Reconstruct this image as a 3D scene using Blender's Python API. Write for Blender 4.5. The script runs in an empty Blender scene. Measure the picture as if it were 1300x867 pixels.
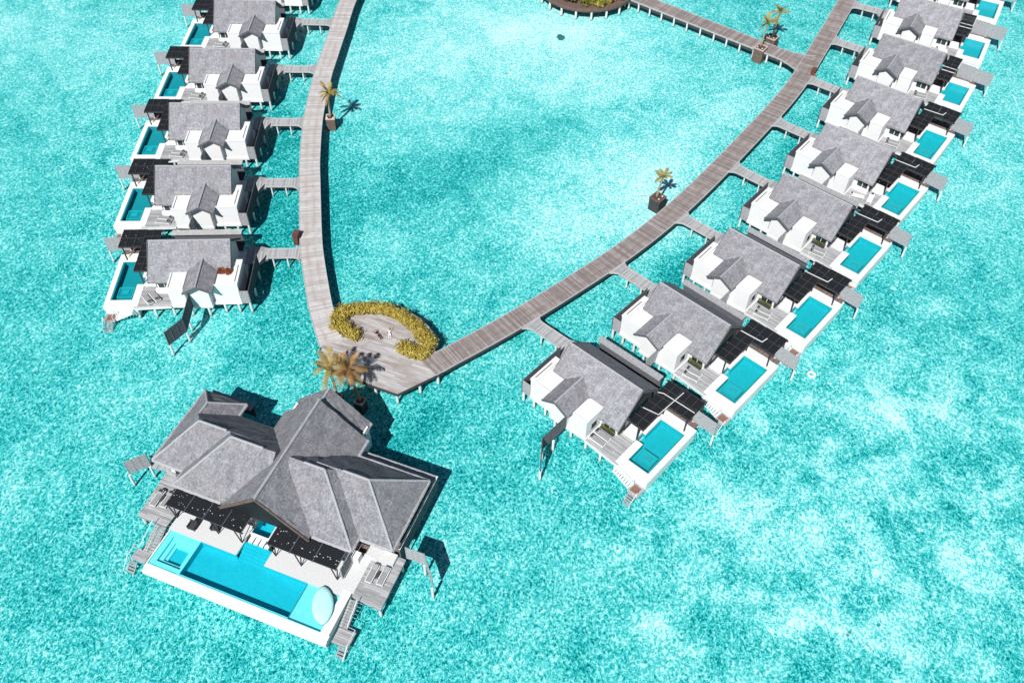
import bpy, bmesh, math, random
from mathutils import Vector, Matrix
R = math.radians
C = bpy.context.scene.collection
Z0 = 2.0                      # height of the decks above the sea
random.seed(7)
scene = bpy.context.scene

# ------------------------------------------------------------------ materials
MATS = {}
class NT:
    """small helper to write shader graphs"""
    def __init__(s, name):
        m = bpy.data.materials.new(name); m.use_nodes = True
        s.m = m; s.t = m.node_tree; s.t.nodes.clear()
        MATS[name] = m
    def n(s, typ, **kw):
        nd = s.t.nodes.new(typ)
        for k, v in kw.items():
            if k.startswith('i_'):
                key = k[2:]
                key = int(key) if key.isdigit() else key
                sk = nd.inputs[key]
                if hasattr(v, 'is_output'): s.t.links.new(v, sk)
                else: sk.default_value = v
            else: setattr(nd, k, v)
        return nd
    def link(s, a, b): s.t.links.new(a, b)
    def math(s, op, a, b=0.0, clamp=False):
        nd = s.t.nodes.new('ShaderNodeMath'); nd.operation = op; nd.use_clamp = clamp
        for i, v in enumerate((a, b)):
            if hasattr(v, 'is_output'): s.t.links.new(v, nd.inputs[i])
            else: nd.inputs[i].default_value = v
        return nd.outputs[0]
    def coord(s, which='Object'):
        return s.n('ShaderNodeTexCoord').outputs[which]
    def mapping(s, vec, scale=(1,1,1), rot=(0,0,0), loc=(0,0,0)):
        nd = s.n('ShaderNodeMapping'); s.link(vec, nd.inputs[0])
        nd.inputs['Scale'].default_value = scale; nd.inputs['Rotation'].default_value = rot; nd.inputs['Location'].default_value = loc
        return nd.outputs[0]
    def noise(s, vec, scale, detail=2.0, rough=0.5, dist=0.0):
        nd = s.n('ShaderNodeTexNoise'); s.link(vec, nd.inputs['Vector'])
        nd.inputs['Scale'].default_value = scale; nd.inputs['Detail'].default_value = detail
        nd.inputs['Roughness'].default_value = rough; nd.inputs['Distortion'].default_value = dist
        return nd.outputs['Fac']
    def ramp(s, fac, stops, interp='LINEAR'):
        nd = s.n('ShaderNodeValToRGB'); s.link(fac, nd.inputs[0]); cr = nd.color_ramp; cr.interpolation = interp
        while len(cr.elements) < len(stops): cr.elements.new(0.5)
        for e, (p, c) in zip(cr.elements, stops):
            e.position = p; e.color = (c[0], c[1], c[2], 1) if hasattr(c, '__len__') else (c, c, c, 1)
        return nd.outputs[0]
    def mix(s, fac, a, b, blend='MIX'):
        nd = s.n('ShaderNodeMix', data_type='RGBA', blend_type=blend)
        for key, v in ((0, fac), (6, a), (7, b)):
            if hasattr(v, 'is_output'): s.link(v, nd.inputs[key])
            elif key == 0: nd.inputs[0].default_value = v
            else: nd.inputs[key].default_value = (v[0], v[1], v[2], 1)
        return nd.outputs[2]
    def bump(s, h, strength=0.5, dist=0.05):
        nd = s.n('ShaderNodeBump'); s.link(h, nd.inputs['Height'])
        nd.inputs['Strength'].default_value = strength; nd.inputs['Distance'].default_value = dist
        return nd.outputs[0]
    def out(s, color, rough=0.8, spec=0.3, normal=None, **kw):
        p = s.n('ShaderNodeBsdfPrincipled')
        if hasattr(color, 'is_output'): s.link(color, p.inputs['Base Color'])
        else: p.inputs['Base Color'].default_value = (*color, 1)
        if hasattr(rough, 'is_output'): s.link(rough, p.inputs['Roughness'])
        else: p.inputs['Roughness'].default_value = rough
        p.inputs['Specular IOR Level'].default_value = spec
        if normal is not None: s.link(normal, p.inputs['Normal'])
        for k, v in kw.items(): p.inputs[k].default_value = v
        o = s.n('ShaderNodeOutputMaterial'); s.link(p.outputs[0], o.inputs[0])
        return s.m

def mat_thatch(name='grey_thatch', g=1.0):
    t = NT(name); c = t.coord()
    a = t.noise(c, 1.1, 4, 0.6); b = t.noise(c, 4.2, 4, 0.7); f = t.noise(t.mapping(c, (1,1,0.35)), 11.0, 3, 0.65)
    h = t.math('ADD', t.math('MULTIPLY', b, 0.50), t.math('MULTIPLY', f, 0.30))
    st = t.noise(t.mapping(c, (3.2, 0.5, 0.5)), 1.6, 4, 0.65)
    h = t.math('ADD', h, t.math('MULTIPLY', st, 0.20))
    k = t.math('ADD', t.math('MULTIPLY', a, 0.22), t.math('MULTIPLY', h, 0.78))
    col = t.ramp(k, [(0.32, (0.080*g, 0.080*g, 0.088*g)), (0.48, (0.225*g, 0.222*g, 0.235*g)), (0.65, (0.45*g, 0.45*g, 0.468*g))])
    warm = t.ramp(t.noise(c, 0.5, 3), [(0.5, 0.0), (0.72, 0.35)])
    col = t.mix(warm, col, (0.235, 0.205, 0.20))
    rnd_ = t.n('ShaderNodeObjectInfo').outputs['Random']
    col = t.mix(1.0, col, t.ramp(rnd_, [(0.0, (0.84, 0.845, 0.86)), (1.0, (1.06, 1.06, 1.08))]), 'MULTIPLY')
    return t.out(col, 0.95, 0.1, t.bump(h, 0.55, 0.10))
def mat_ridge():
    t = NT('pale_ridge_thatch'); c = t.coord(); b = t.noise(c, 9.0, 3, 0.6)
    return t.out(t.ramp(b, [(0.3, (0.27, 0.27, 0.285)), (0.7, (0.46, 0.465, 0.48))]), 0.95, 0.1, t.bump(b, 0.5, 0.06))
def mat_plaster():
    t = NT('white_plaster'); c = t.coord(); b = t.noise(c, 2.2, 4, 0.65); s = t.noise(t.mapping(c, (3, 3, 0.4)), 2.0, 3, 0.6)
    k = t.math('ADD', t.math('MULTIPLY', b, 0.5), t.math('MULTIPLY', s, 0.5))
    return t.out(t.ramp(k, [(0.22, (0.62, 0.62, 0.62)), (0.42, (0.735, 0.735, 0.735)), (0.7, (0.77, 0.77, 0.77))]), 0.75, 0.25, t.bump(b, 0.1, 0.02))
def mat_white(name, col=(0.78,0.78,0.77)):
    t = NT(name); c = t.coord(); b = t.noise(c, 6.0, 3)
    return t.out(t.ramp(b, [(0.3, [x*0.86 for x in col]), (0.65, col)]), 0.6, 0.3)
def mat_post():
    t = NT('white_concrete'); c = t.coord(); b = t.noise(c, 6.0, 3); sp = t.n('ShaderNodeSeparateXYZ'); t.link(c, sp.inputs[0])
    col = t.ramp(b, [(0.3, (0.62, 0.63, 0.63)), (0.65, (0.74, 0.75, 0.75))])
    z = t.math('ADD', sp.outputs[2], t.math('MULTIPLY', t.math('SUBTRACT', b, 0.5), 0.5))
    col = t.mix(t.ramp(t.math('MULTIPLY', z, 1.0), [(0.12, 0.85), (0.42, 0.0)]), col, (0.10, 0.13, 0.10))
    return t.out(col, 0.7, 0.25)
def mat_planks(name, axis, cols, width=0.22, rough=0.8, stain=None):
    """boards lying along the other axis; stripes run across `axis` (0 = local x, 1 = local y)"""
    t = NT(name); c = t.coord(); sp = t.n('ShaderNodeSeparateXYZ'); t.link(c, sp.inputs[0])
    x = sp.outputs[axis]; y = sp.outputs[1-axis]
    u = t.math('DIVIDE', x, width); fl = t.math('FLOOR', u); fr = t.math('FRACT', u)
    cmb = t.n('ShaderNodeCombineXYZ'); t.link(fl, cmb.inputs[0]); t.link(t.math('FLOOR', t.math('ADD', t.math('MULTIPLY', y, 0.21), t.math('MULTIPLY', fl, 0.377))), cmb.inputs[1])
    wn = t.n('ShaderNodeTexWhiteNoise', noise_dimensions='2D'); t.link(cmb.outputs[0], wn.inputs['Vector'])
    st = t.mapping(c, (6.0, 0.7, 1) if axis == 0 else (0.7, 6.0, 1))
    g = t.noise(st, 1.6, 4, 0.6)
    k = t.math('ADD', t.math('MULTIPLY', wn.outputs[0], 0.35), t.math('MULTIPLY', g, 0.65))
    col = t.ramp(k, [(0.22, cols[0]), (0.48, cols[1]), (0.75, cols[2])])
    if stain:
        w = t.noise(t.mapping(c, (0.16, 0.75, 1) if axis == 1 else (0.75, 0.16, 1)), 1.0, 5, 0.68, 0.3)
        col = t.mix(t.ramp(w, [(0.46, 0.0), (0.66, 0.85)]), col, stain)
    gap = t.math('LESS_THAN', fr, 0.09)
    col = t.mix(t.math('MULTIPLY', gap, 0.6), col, [v*0.35 for v in cols[0]])
    return t.out(col, rough, 0.25, t.bump(t.math('SUBTRACT', g, gap), 0.35, 0.02))
def mat_walkway(name, cols, stain, amount):
    """boardwalk: uv.x runs across (metres), uv.y along (metres)"""
    t = NT(name); c = t.n('ShaderNodeUVMap').outputs[0]; sp = t.n('ShaderNodeSeparateXYZ'); t.link(c, sp.inputs[0])
    v = t.math('DIVIDE', sp.outputs[1], 0.2); fl = t.math('FLOOR', v); fr = t.math('FRACT', v)
    wn = t.n('ShaderNodeTexWhiteNoise', noise_dimensions='1D'); t.link(fl, wn.inputs['W'])
    g = t.noise(t.mapping(c, (0.7, 3.0, 1)), 1.3, 4, 0.6)
    k = t.math('ADD', t.math('MULTIPLY', wn.outputs[0], 0.42), t.math('MULTIPLY', g, 0.58))
    col = t.ramp(k, [(0.2, cols[0]), (0.5, cols[1]), (0.8, cols[2])])
    w = t.noise(t.mapping(c, (0.8, 0.5, 1)), 1.0, 4, 0.65, 0.4)
    lane = t.math('ABSOLUTE', t.math('SUBTRACT', sp.outputs[0], 0.0))
    lane = t.ramp(t.math('ABSOLUTE', t.math('SUBTRACT', lane, 0.55)), [(0.0, 1.0), (0.45, 0.45), (0.9, 0.0)])
    sfac = t.math('MULTIPLY', t.ramp(w, [(0.40, 0.0), (0.62, 1.0)]), t.math('MULTIPLY', lane, amount))
    col = t.mix(sfac, col, stain)
    gap = t.math('LESS_THAN', fr, 0.1)
    # heavier joint every 2.4 m and the lines of nails over the two inner joists
    j = t.math('LESS_THAN', t.math('FRACT', t.math('DIVIDE', sp.outputs[1], 2.4)), 0.03)
    nl = t.math('LESS_THAN', t.math('ABSOLUTE', t.math('SUBTRACT', t.math('ABSOLUTE', sp.outputs[0]), 0.48)), 0.05)
    col = t.mix(t.math('MULTIPLY', t.math('MAXIMUM', t.math('MAXIMUM', gap, j), t.math('MULTIPLY', nl, 0.35)), 0.42), col, [x*0.4 for x in cols[0]])
    return t.out(col, 0.85, 0.2, t.bump(t.math('SUBTRACT', g, gap), 0.3, 0.02))
def mat_dark():
    t = NT('black_slat_wood'); c = t.coord(); w = t.n('ShaderNodeTexWave', wave_type='BANDS', bands_direction='Y'); t.link(c, w.inputs[0])
    w.inputs['Scale'].default_value = 2.2; w.inputs['Distortion'].default_value = 0.4
    g = t.noise(t.mapping(c, (0.5, 5, 1)), 1.5, 3)
    k = t.math('ADD', t.math('MULTIPLY', w.outputs['Fac'], 0.5), t.math('MULTIPLY', g, 0.5))
    return t.out(t.ramp(k, [(0.25, (0.004, 0.006, 0.009)), (0.7, (0.017, 0.019, 0.023))]), 0.7, 0.3, t.bump(w.outputs['Fac'], 0.4, 0.02))
def mat_simple(name, cols, scale=4.0, rough=0.8, spec=0.25, bump=0.2):
    t = NT(name); c = t.coord(); b = t.noise(c, scale, 4, 0.6)
    return t.out(t.ramp(b, [(0.3, cols[0]), (0.7, cols[1])]), rough, spec, t.bump(b, bump, 0.03))
def mat_leaf(name, stops, scale=1.3):
    t = NT(name); c = t.coord(); a = t.noise(c, scale, 3); b = t.noise(c, 9.0, 2)
    k = t.math('ADD', t.math('MULTIPLY', a, 0.5), t.math('MULTIPLY', b, 0.5))
    col = t.ramp(k, stops)
    p = t.n('ShaderNodeBsdfPrincipled'); t.link(col, p.inputs['Base Color']); p.inputs['Roughness'].default_value = 0.6
    p.inputs['Specular IOR Level'].default_value = 0.25
    tr = t.n('ShaderNodeBsdfTranslucent'); t.link(col, tr.inputs[0])
    mx = t.n('ShaderNodeMixShader'); mx.inputs[0].default_value = 0.25
    t.link(p.outputs[0], mx.inputs[1]); t.link(tr.outputs[0], mx.inputs[2])
    o = t.n('ShaderNodeOutputMaterial'); t.link(mx.outputs[0], o.inputs[0])
    return t.m
def mat_poolwater():
    t = NT('pool_water'); c = t.coord()
    nrm = t.bump(t.noise(c, 2.5, 3, 0.6, 0.5), 0.25, 0.05)
    tr = t.n('ShaderNodeBsdfTransparent'); tr.inputs[0].default_value = (0.70, 0.97, 0.99, 1)
    gl = t.n('ShaderNodeBsdfGlossy'); gl.inputs['Roughness'].default_value = 0.04; t.link(nrm, gl.inputs['Normal'])
    fr = t.n('ShaderNodeFresnel'); fr.inputs[0].default_value = 1.33; t.link(nrm, fr.inputs['Normal'])
    mx = t.n('ShaderNodeMixShader'); t.link(fr.outputs[0], mx.inputs[0]); t.link(tr.outputs[0], mx.inputs[1]); t.link(gl.outputs[0], mx.inputs[2])
    o = t.n('ShaderNodeOutputMaterial'); t.link(mx.outputs[0], o.inputs[0])
    return t.m
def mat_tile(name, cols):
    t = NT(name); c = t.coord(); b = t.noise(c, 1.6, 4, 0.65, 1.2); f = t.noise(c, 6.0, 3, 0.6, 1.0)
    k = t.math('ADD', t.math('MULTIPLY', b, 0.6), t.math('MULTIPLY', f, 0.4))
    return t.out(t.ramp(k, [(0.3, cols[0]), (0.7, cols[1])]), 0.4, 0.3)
def mat_sea():
    t = NT('lagoon_water'); c = t.coord()
    # --- broad patches of pale sand and teal sea grass lying where they lie in the lagoon
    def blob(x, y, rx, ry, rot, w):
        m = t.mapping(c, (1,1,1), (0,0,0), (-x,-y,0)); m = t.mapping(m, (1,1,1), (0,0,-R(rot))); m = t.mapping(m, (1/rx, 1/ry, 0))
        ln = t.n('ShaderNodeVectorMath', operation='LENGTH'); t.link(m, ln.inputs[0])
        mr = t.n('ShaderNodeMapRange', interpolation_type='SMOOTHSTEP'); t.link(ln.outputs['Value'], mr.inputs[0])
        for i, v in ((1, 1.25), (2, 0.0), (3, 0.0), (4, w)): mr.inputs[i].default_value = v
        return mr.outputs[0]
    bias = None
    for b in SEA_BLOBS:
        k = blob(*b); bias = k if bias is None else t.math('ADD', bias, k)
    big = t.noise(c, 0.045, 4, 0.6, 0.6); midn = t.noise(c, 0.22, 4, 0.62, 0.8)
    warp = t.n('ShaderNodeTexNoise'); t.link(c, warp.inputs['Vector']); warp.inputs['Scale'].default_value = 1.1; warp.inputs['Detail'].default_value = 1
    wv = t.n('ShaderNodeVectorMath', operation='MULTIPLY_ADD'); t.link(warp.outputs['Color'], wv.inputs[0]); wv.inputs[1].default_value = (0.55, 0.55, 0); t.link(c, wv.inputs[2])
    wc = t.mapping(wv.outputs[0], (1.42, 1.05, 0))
    vo = t.n('ShaderNodeTexVoronoi', feature='SMOOTH_F1'); t.link(wc, vo.inputs['Vector']); vo.inputs['Scale'].default_value = 2.6; vo.inputs['Smoothness'].default_value = 0.35  # cells and fine speckle: caustic ripple light put into the water colour
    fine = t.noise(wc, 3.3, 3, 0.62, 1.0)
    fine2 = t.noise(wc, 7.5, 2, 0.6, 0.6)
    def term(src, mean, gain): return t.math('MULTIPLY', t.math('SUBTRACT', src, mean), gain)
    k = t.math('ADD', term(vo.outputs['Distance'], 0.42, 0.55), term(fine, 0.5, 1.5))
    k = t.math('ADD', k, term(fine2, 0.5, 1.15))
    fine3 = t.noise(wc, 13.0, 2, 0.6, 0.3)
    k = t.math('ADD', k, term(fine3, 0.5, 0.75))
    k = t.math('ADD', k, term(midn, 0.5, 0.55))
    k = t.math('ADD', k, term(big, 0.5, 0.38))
    pm = t.n('ShaderNodeVectorMath', operation='DISTANCE'); t.link(c, pm.inputs[0]); pm.inputs[1].default_value = (42, 46, 0)
    pz = t.n('ShaderNodeMapRange', interpolation_type='SMOOTHSTEP'); t.link(pm.outputs['Value'], pz.inputs[0])
    for i_, v_ in ((1, 46.0), (2, 14.0), (3, 0.0), (4, 1.0)): pz.inputs[i_].default_value = v_
    patch = t.n('ShaderNodeMapRange', i_0=t.noise(c, 0.15, 5, 0.66, 0.5)); 
    for i_, v_ in ((1, 0.45), (2, 0.62), (3, -0.07), (4, 0.24)): patch.inputs[i_].default_value = v_
    k = t.math('ADD', k, t.math('MULTIPLY', patch.outputs[0], pz.outputs[0]))
    k = t.math('ADD', k, 0.392)
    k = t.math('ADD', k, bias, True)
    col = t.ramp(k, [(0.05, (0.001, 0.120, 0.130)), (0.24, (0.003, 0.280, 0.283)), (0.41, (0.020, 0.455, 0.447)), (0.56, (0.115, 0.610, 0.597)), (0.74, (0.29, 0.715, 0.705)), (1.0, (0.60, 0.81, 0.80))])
    # sparse small dark coral stones
    vs = t.n('ShaderNodeTexVoronoi', feature='F1'); t.link(c, vs.inputs['Vector']); vs.inputs['Scale'].default_value = 0.5
    dot = t.math('MULTIPLY', t.math('LESS_THAN', vs.outputs['Distance'], 0.075), t.math('GREATER_THAN', t.noise(c, 0.11, 2), 0.58))
    col = t.mix(t.math('MULTIPLY', dot, 0.75), col, (0.01, 0.10, 0.11))
    h = t.math('ADD', t.math('MULTIPLY', fine, 1.0), t.math('MULTIPLY', fine2, 0.35))
    return t.out(col, 0.3, 0.12, t.bump(h, 0.30, 0.12))

# x, y, rx, ry, rotation, weight (positive = pale sand, negative = teal sea grass)
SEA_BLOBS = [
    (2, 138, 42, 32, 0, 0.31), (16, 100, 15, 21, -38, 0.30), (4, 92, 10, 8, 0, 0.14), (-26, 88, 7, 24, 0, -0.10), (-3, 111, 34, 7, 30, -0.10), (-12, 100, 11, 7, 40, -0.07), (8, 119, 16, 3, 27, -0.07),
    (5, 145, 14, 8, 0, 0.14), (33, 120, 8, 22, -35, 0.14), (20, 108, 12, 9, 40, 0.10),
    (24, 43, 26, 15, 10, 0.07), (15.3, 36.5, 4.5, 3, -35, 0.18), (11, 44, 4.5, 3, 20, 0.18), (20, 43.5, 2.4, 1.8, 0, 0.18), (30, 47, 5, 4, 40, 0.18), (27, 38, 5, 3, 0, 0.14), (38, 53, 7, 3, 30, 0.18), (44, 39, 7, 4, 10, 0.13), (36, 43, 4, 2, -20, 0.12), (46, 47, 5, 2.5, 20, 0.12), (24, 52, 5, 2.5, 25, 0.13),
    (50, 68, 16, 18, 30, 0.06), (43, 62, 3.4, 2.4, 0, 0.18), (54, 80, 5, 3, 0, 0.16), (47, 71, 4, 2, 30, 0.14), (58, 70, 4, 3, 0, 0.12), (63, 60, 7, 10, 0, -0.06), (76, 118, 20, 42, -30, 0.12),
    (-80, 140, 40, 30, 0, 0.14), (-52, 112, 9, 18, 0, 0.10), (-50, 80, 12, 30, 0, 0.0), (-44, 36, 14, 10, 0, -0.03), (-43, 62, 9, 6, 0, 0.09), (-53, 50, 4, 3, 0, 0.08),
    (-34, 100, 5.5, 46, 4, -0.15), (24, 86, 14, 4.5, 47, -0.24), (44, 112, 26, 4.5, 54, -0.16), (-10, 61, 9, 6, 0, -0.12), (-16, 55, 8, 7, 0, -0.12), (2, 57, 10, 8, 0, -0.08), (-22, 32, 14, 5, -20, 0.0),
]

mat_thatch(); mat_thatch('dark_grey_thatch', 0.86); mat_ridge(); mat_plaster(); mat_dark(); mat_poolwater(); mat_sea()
mat_white('white_frame'); mat_post(); mat_white('cushion_white', (0.82, 0.82, 0.82)); mat_white('coping_stone', (0.80, 0.795, 0.78)); mat_white('terrace_stone', (0.66, 0.66, 0.655))
GREY = [(0.20, 0.20, 0.205), (0.36, 0.36, 0.365), (0.50, 0.50, 0.50)]
mat_planks('deck_boards_across', 0, GREY); mat_planks('deck_boards_along', 1, GREY)
mat_planks('brown_floor', 0, [(0.10, 0.070, 0.058), (0.17, 0.125, 0.108), (0.24, 0.19, 0.17)])
mat_planks('platform_boards', 1, [(0.30, 0.275, 0.265), (0.45, 0.43, 0.425), (0.58, 0.575, 0.57)], 0.24, stain=(0.27, 0.205, 0.175))
mat_walkway('pale_walkway', [(0.36, 0.34, 0.33), (0.51, 0.49, 0.48), (0.64, 0.62, 0.61)], (0.40, 0.325, 0.29), 0.75)
mat_walkway('brown_walkway', [(0.17, 0.145, 0.14), (0.28, 0.245, 0.235), (0.42, 0.385, 0.375)], (0.21, 0.16, 0.14), 0.75)
mat_walkway('bridge_walkway', [(0.26, 0.26, 0.26), (0.38, 0.38, 0.385), (0.50, 0.50, 0.505)], (0.36, 0.35, 0.34), 0.3)
mat_simple('weathered_screen', [(0.25, 0.255, 0.265), (0.42, 0.425, 0.44)], 5.0, 0.85, 0.2)
mat_simple('dark_weathered_screen', [(0.075, 0.08, 0.09), (0.15, 0.155, 0.17)], 5.0, 0.85, 0.2)
mat_simple('pale_timber', [(0.36, 0.355, 0.35), (0.50, 0.495, 0.49)], 3.0)
mat_simple('dark_timber', [(0.03, 0.03, 0.033), (0.07, 0.068, 0.07)], 5.0)
mat_simple('brown_timber', [(0.10, 0.062, 0.05), (0.19, 0.13, 0.11)], 3.0)
mat_simple('red_brown_paint', [(0.10, 0.035, 0.03), (0.17, 0.07, 0.06)], 3.0)
mat_simple('grey_fabric', [(0.24, 0.245, 0.25), (0.33, 0.335, 0.34)], 8.0)
mat_simple('dark_fabric', [(0.03, 0.032, 0.036), (0.06, 0.062, 0.066)], 8.0)
mat_simple('brown_mat', [(0.17, 0.085, 0.06), (0.27, 0.15, 0.11)], 8.0)
mat_simple('palm_bark', [(0.20, 0.15, 0.10), (0.42, 0.34, 0.24)], 5.0, 0.9)
mat_simple('soil', [(0.06, 0.04, 0.03), (0.13, 0.09, 0.07)], 6.0, 0.95)
mat_simple('pink_stone', [(0.45, 0.33, 0.29), (0.58, 0.45, 0.40)], 3.0)
mat_simple('coral_rock', [(0.012, 0.10, 0.11), (0.03, 0.20, 0.20)], 2.0, 0.8, 0.2, 0.6)
mat_simple('skin', [(0.42, 0.25, 0.18), (0.50, 0.31, 0.23)], 5.0, 0.6)
mat_simple('black_cloth', [(0.012, 0.012, 0.014), (0.03, 0.03, 0.034)], 9.0)
mat_simple('white_cloth', [(0.66, 0.64, 0.64), (0.80, 0.79, 0.79)], 9.0)
mat_simple('dark_hair', [(0.012, 0.009, 0.008), (0.03, 0.022, 0.018)], 20.0, 0.5)
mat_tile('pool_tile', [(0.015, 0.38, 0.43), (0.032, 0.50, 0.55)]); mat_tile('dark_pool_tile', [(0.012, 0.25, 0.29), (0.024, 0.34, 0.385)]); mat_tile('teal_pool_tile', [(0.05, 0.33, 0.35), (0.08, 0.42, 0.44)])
mat_tile('deep_pool_tile', [(0.012, 0.42, 0.52), (0.028, 0.55, 0.65)])
mat_tile('pale_pool_tile', [(0.26, 0.68, 0.72), (0.36, 0.76, 0.79)])
mat_tile('aqua_shell', [(0.40, 0.80, 0.80), (0.52, 0.86, 0.85)])
mat_leaf('hedge_leaf', [(0.28, (0.09, 0.075, 0.010)), (0.47, (0.42, 0.325, 0.050)), (0.66, (0.72, 0.59, 0.19))], 2.2)
mat_leaf('green_leaf', [(0.25, (0.05, 0.06, 0.012)), (0.5, (0.17, 0.19, 0.03)), (0.75, (0.42, 0.37, 0.10))])
mat_leaf('palm_leaf', [(0.25, (0.07, 0.075, 0.015)), (0.45, (0.30, 0.235, 0.06)), (0.7, (0.62, 0.47, 0.20))], 0.9)
mat_leaf('tan_palm_leaf', [(0.28, (0.05, 0.06, 0.014)), (0.42, (0.26, 0.20, 0.06)), (0.54, (0.42, 0.20, 0.075)), (0.72, (0.68, 0.54, 0.36))], 1.3)
mat_leaf('rust_palm_leaf', [(0.25, (0.14, 0.065, 0.02)), (0.5, (0.38, 0.19, 0.07)), (0.75, (0.52, 0.34, 0.16))])
mat_leaf('rust_leaf', [(0.25, (0.14, 0.035, 0.012)), (0.5, (0.30, 0.085, 0.03)), (0.75, (0.42, 0.15, 0.06))])
def mat_glass():
    t = NT('dark_glass')
    return t.out((0.01, 0.03, 0.035), 0.08, 0.5)
mat_glass()

# ------------------------------------------------------------------ mesh helpers
class MB:
    def __init__(s): s.v = []; s.f = []; s.uv = None
    def add(s, vs, fs):
        o = len(s.v); s.v += [tuple(p) for p in vs]; s.f += [tuple(i + o for i in f) for f in fs]; return s
    def box(s, x0, x1, y0, y1, z0, z1):
        x0, x1 = min(x0,x1), max(x0,x1); y0, y1 = min(y0,y1), max(y0,y1)
        return s.add([(x0,y0,z0),(x1,y0,z0),(x1,y1,z0),(x0,y1,z0),(x0,y0,z1),(x1,y0,z1),(x1,y1,z1),(x0,y1,z1)],
                     [(3,2,1,0),(4,5,6,7),(0,1,5,4),(1,2,6,5),(2,3,7,6),(3,0,4,7)])
    def prism(s, poly, z0, z1):
        a = sum(poly[i][0]*poly[(i+1)%len(poly)][1]-poly[(i+1)%len(poly)][0]*poly[i][1] for i in range(len(poly)))
        if a < 0: poly = poly[::-1]
        n = len(poly)
        return s.add([(x,y,z0) for x,y in poly]+[(x,y,z1) for x,y in poly],
                     [tuple(range(n-1,-1,-1)), tuple(range(n,2*n))]+[(i,(i+1)%n,(i+1)%n+n,i+n) for i in range(n)])
    def bar(s, p, q, w, h):
        """square bar from p to q, w wide (horizontal) and h high"""
        p, q = Vector(p), Vector(q); d = (q-p).normalized()
        side = d.cross(Vector((0,0,1)))
        if side.length < 1e-4: side = Vector((1,0,0))
        side.normalize(); up = side.cross(d).normalized()
        a = side*(w/2); b = up*(h/2)
        vs = [p-a-b,p+a-b,p+a+b,p-a+b,q-a-b,q+a-b,q+a+b,q-a+b]
        return s.add(vs, [(0,1,2,3),(7,6,5,4),(0,4,5,1),(1,5,6,2),(2,6,7,3),(3,7,4,0)])
    def tube(s, pts, rad, n=8):
        pts = [Vector(p) for p in pts]; vs = []; fs = []
        for i, p in enumerate(pts):
            d = (pts[min(i+1,len(pts)-1)]-pts[max(i-1,0)]).normalized()
            a = d.cross(Vector((0,0,1)) if abs(d.z) < 0.9 else Vector((1,0,0))).normalized(); b = d.cross(a)
            r = rad[i] if hasattr(rad,'__len__') else rad
            vs += [p + a*(r*math.cos(k*2*math.pi/n)) + b*(r*math.sin(k*2*math.pi/n)) for k in range(n)]
        for i in range(len(pts)-1):
            for k in range(n):
                fs.append((i*n+k, i*n+(k+1)%n, (i+1)*n+(k+1)%n, (i+1)*n+k))
        fs.append(tuple(range(n-1,-1,-1))); m = (len(pts)-1)*n; fs.append(tuple(range(m, m+n)))
        return s.add(vs, fs)
    def post(s, x, y, z0, z1, r=0.15, n=10): return s.tube([(x,y,z0),(x,y,z1)], r, n)
    def mesh(s, name, mat, flip=False, dz=0.0, smooth=False):
        me = bpy.data.meshes.new(name)
        vs = [(x, -y if flip else y, z+dz) for x,y,z in s.v]
        me.from_pydata(vs, [], s.f)
        bm = bmesh.new(); bm.from_mesh(me); bmesh.ops.recalc_face_normals(bm, faces=bm.faces) if not s.open else None
        bm.to_mesh(me); bm.free()
        if s.up and me.polygons[0].normal.z<0: me.flip_normals()
        me.materials.append(MATS[mat])
        if smooth:
            for p in me.polygons: p.use_smooth = True
        return me
    open = False
    up = False

def link(name, me, parent=None):
    o = bpy.data.objects.new(name, me); C.objects.link(o)
    if parent is not None: o.parent = parent
    return o
def thing(name, label, cat, loc=(0,0,0), rot=0.0, group=None):
    o = bpy.data.objects.new(name, None); C.objects.link(o); o.empty_display_size = 0.3
    o.location = loc; o.rotation_euler = (0,0,rot); tag(o, label, cat, group); return o
def tag(o, label, cat, group=None):
    o['label'] = label; o['category'] = cat
    if group: o['group'] = group
    return o
def part(name, mb, mat, parent, smooth=False, dz=0.0): return link(name, mb.mesh(name, mat, dz=dz, smooth=smooth), parent)
ORD = ['first','second','third','fourth','fifth','sixth','seventh','eighth','ninth']

# ------------------------------------------------------------------ setting: sea
sea = MB(); S = 3000.0; sea.add([(-S,-S,0),(S,-S,0),(S,S,0),(-S,S,0)], [(0,1,2,3)])
o = link('sea', sea.mesh('sea', 'lagoon_water')); o['kind'] = 'structure'

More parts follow.
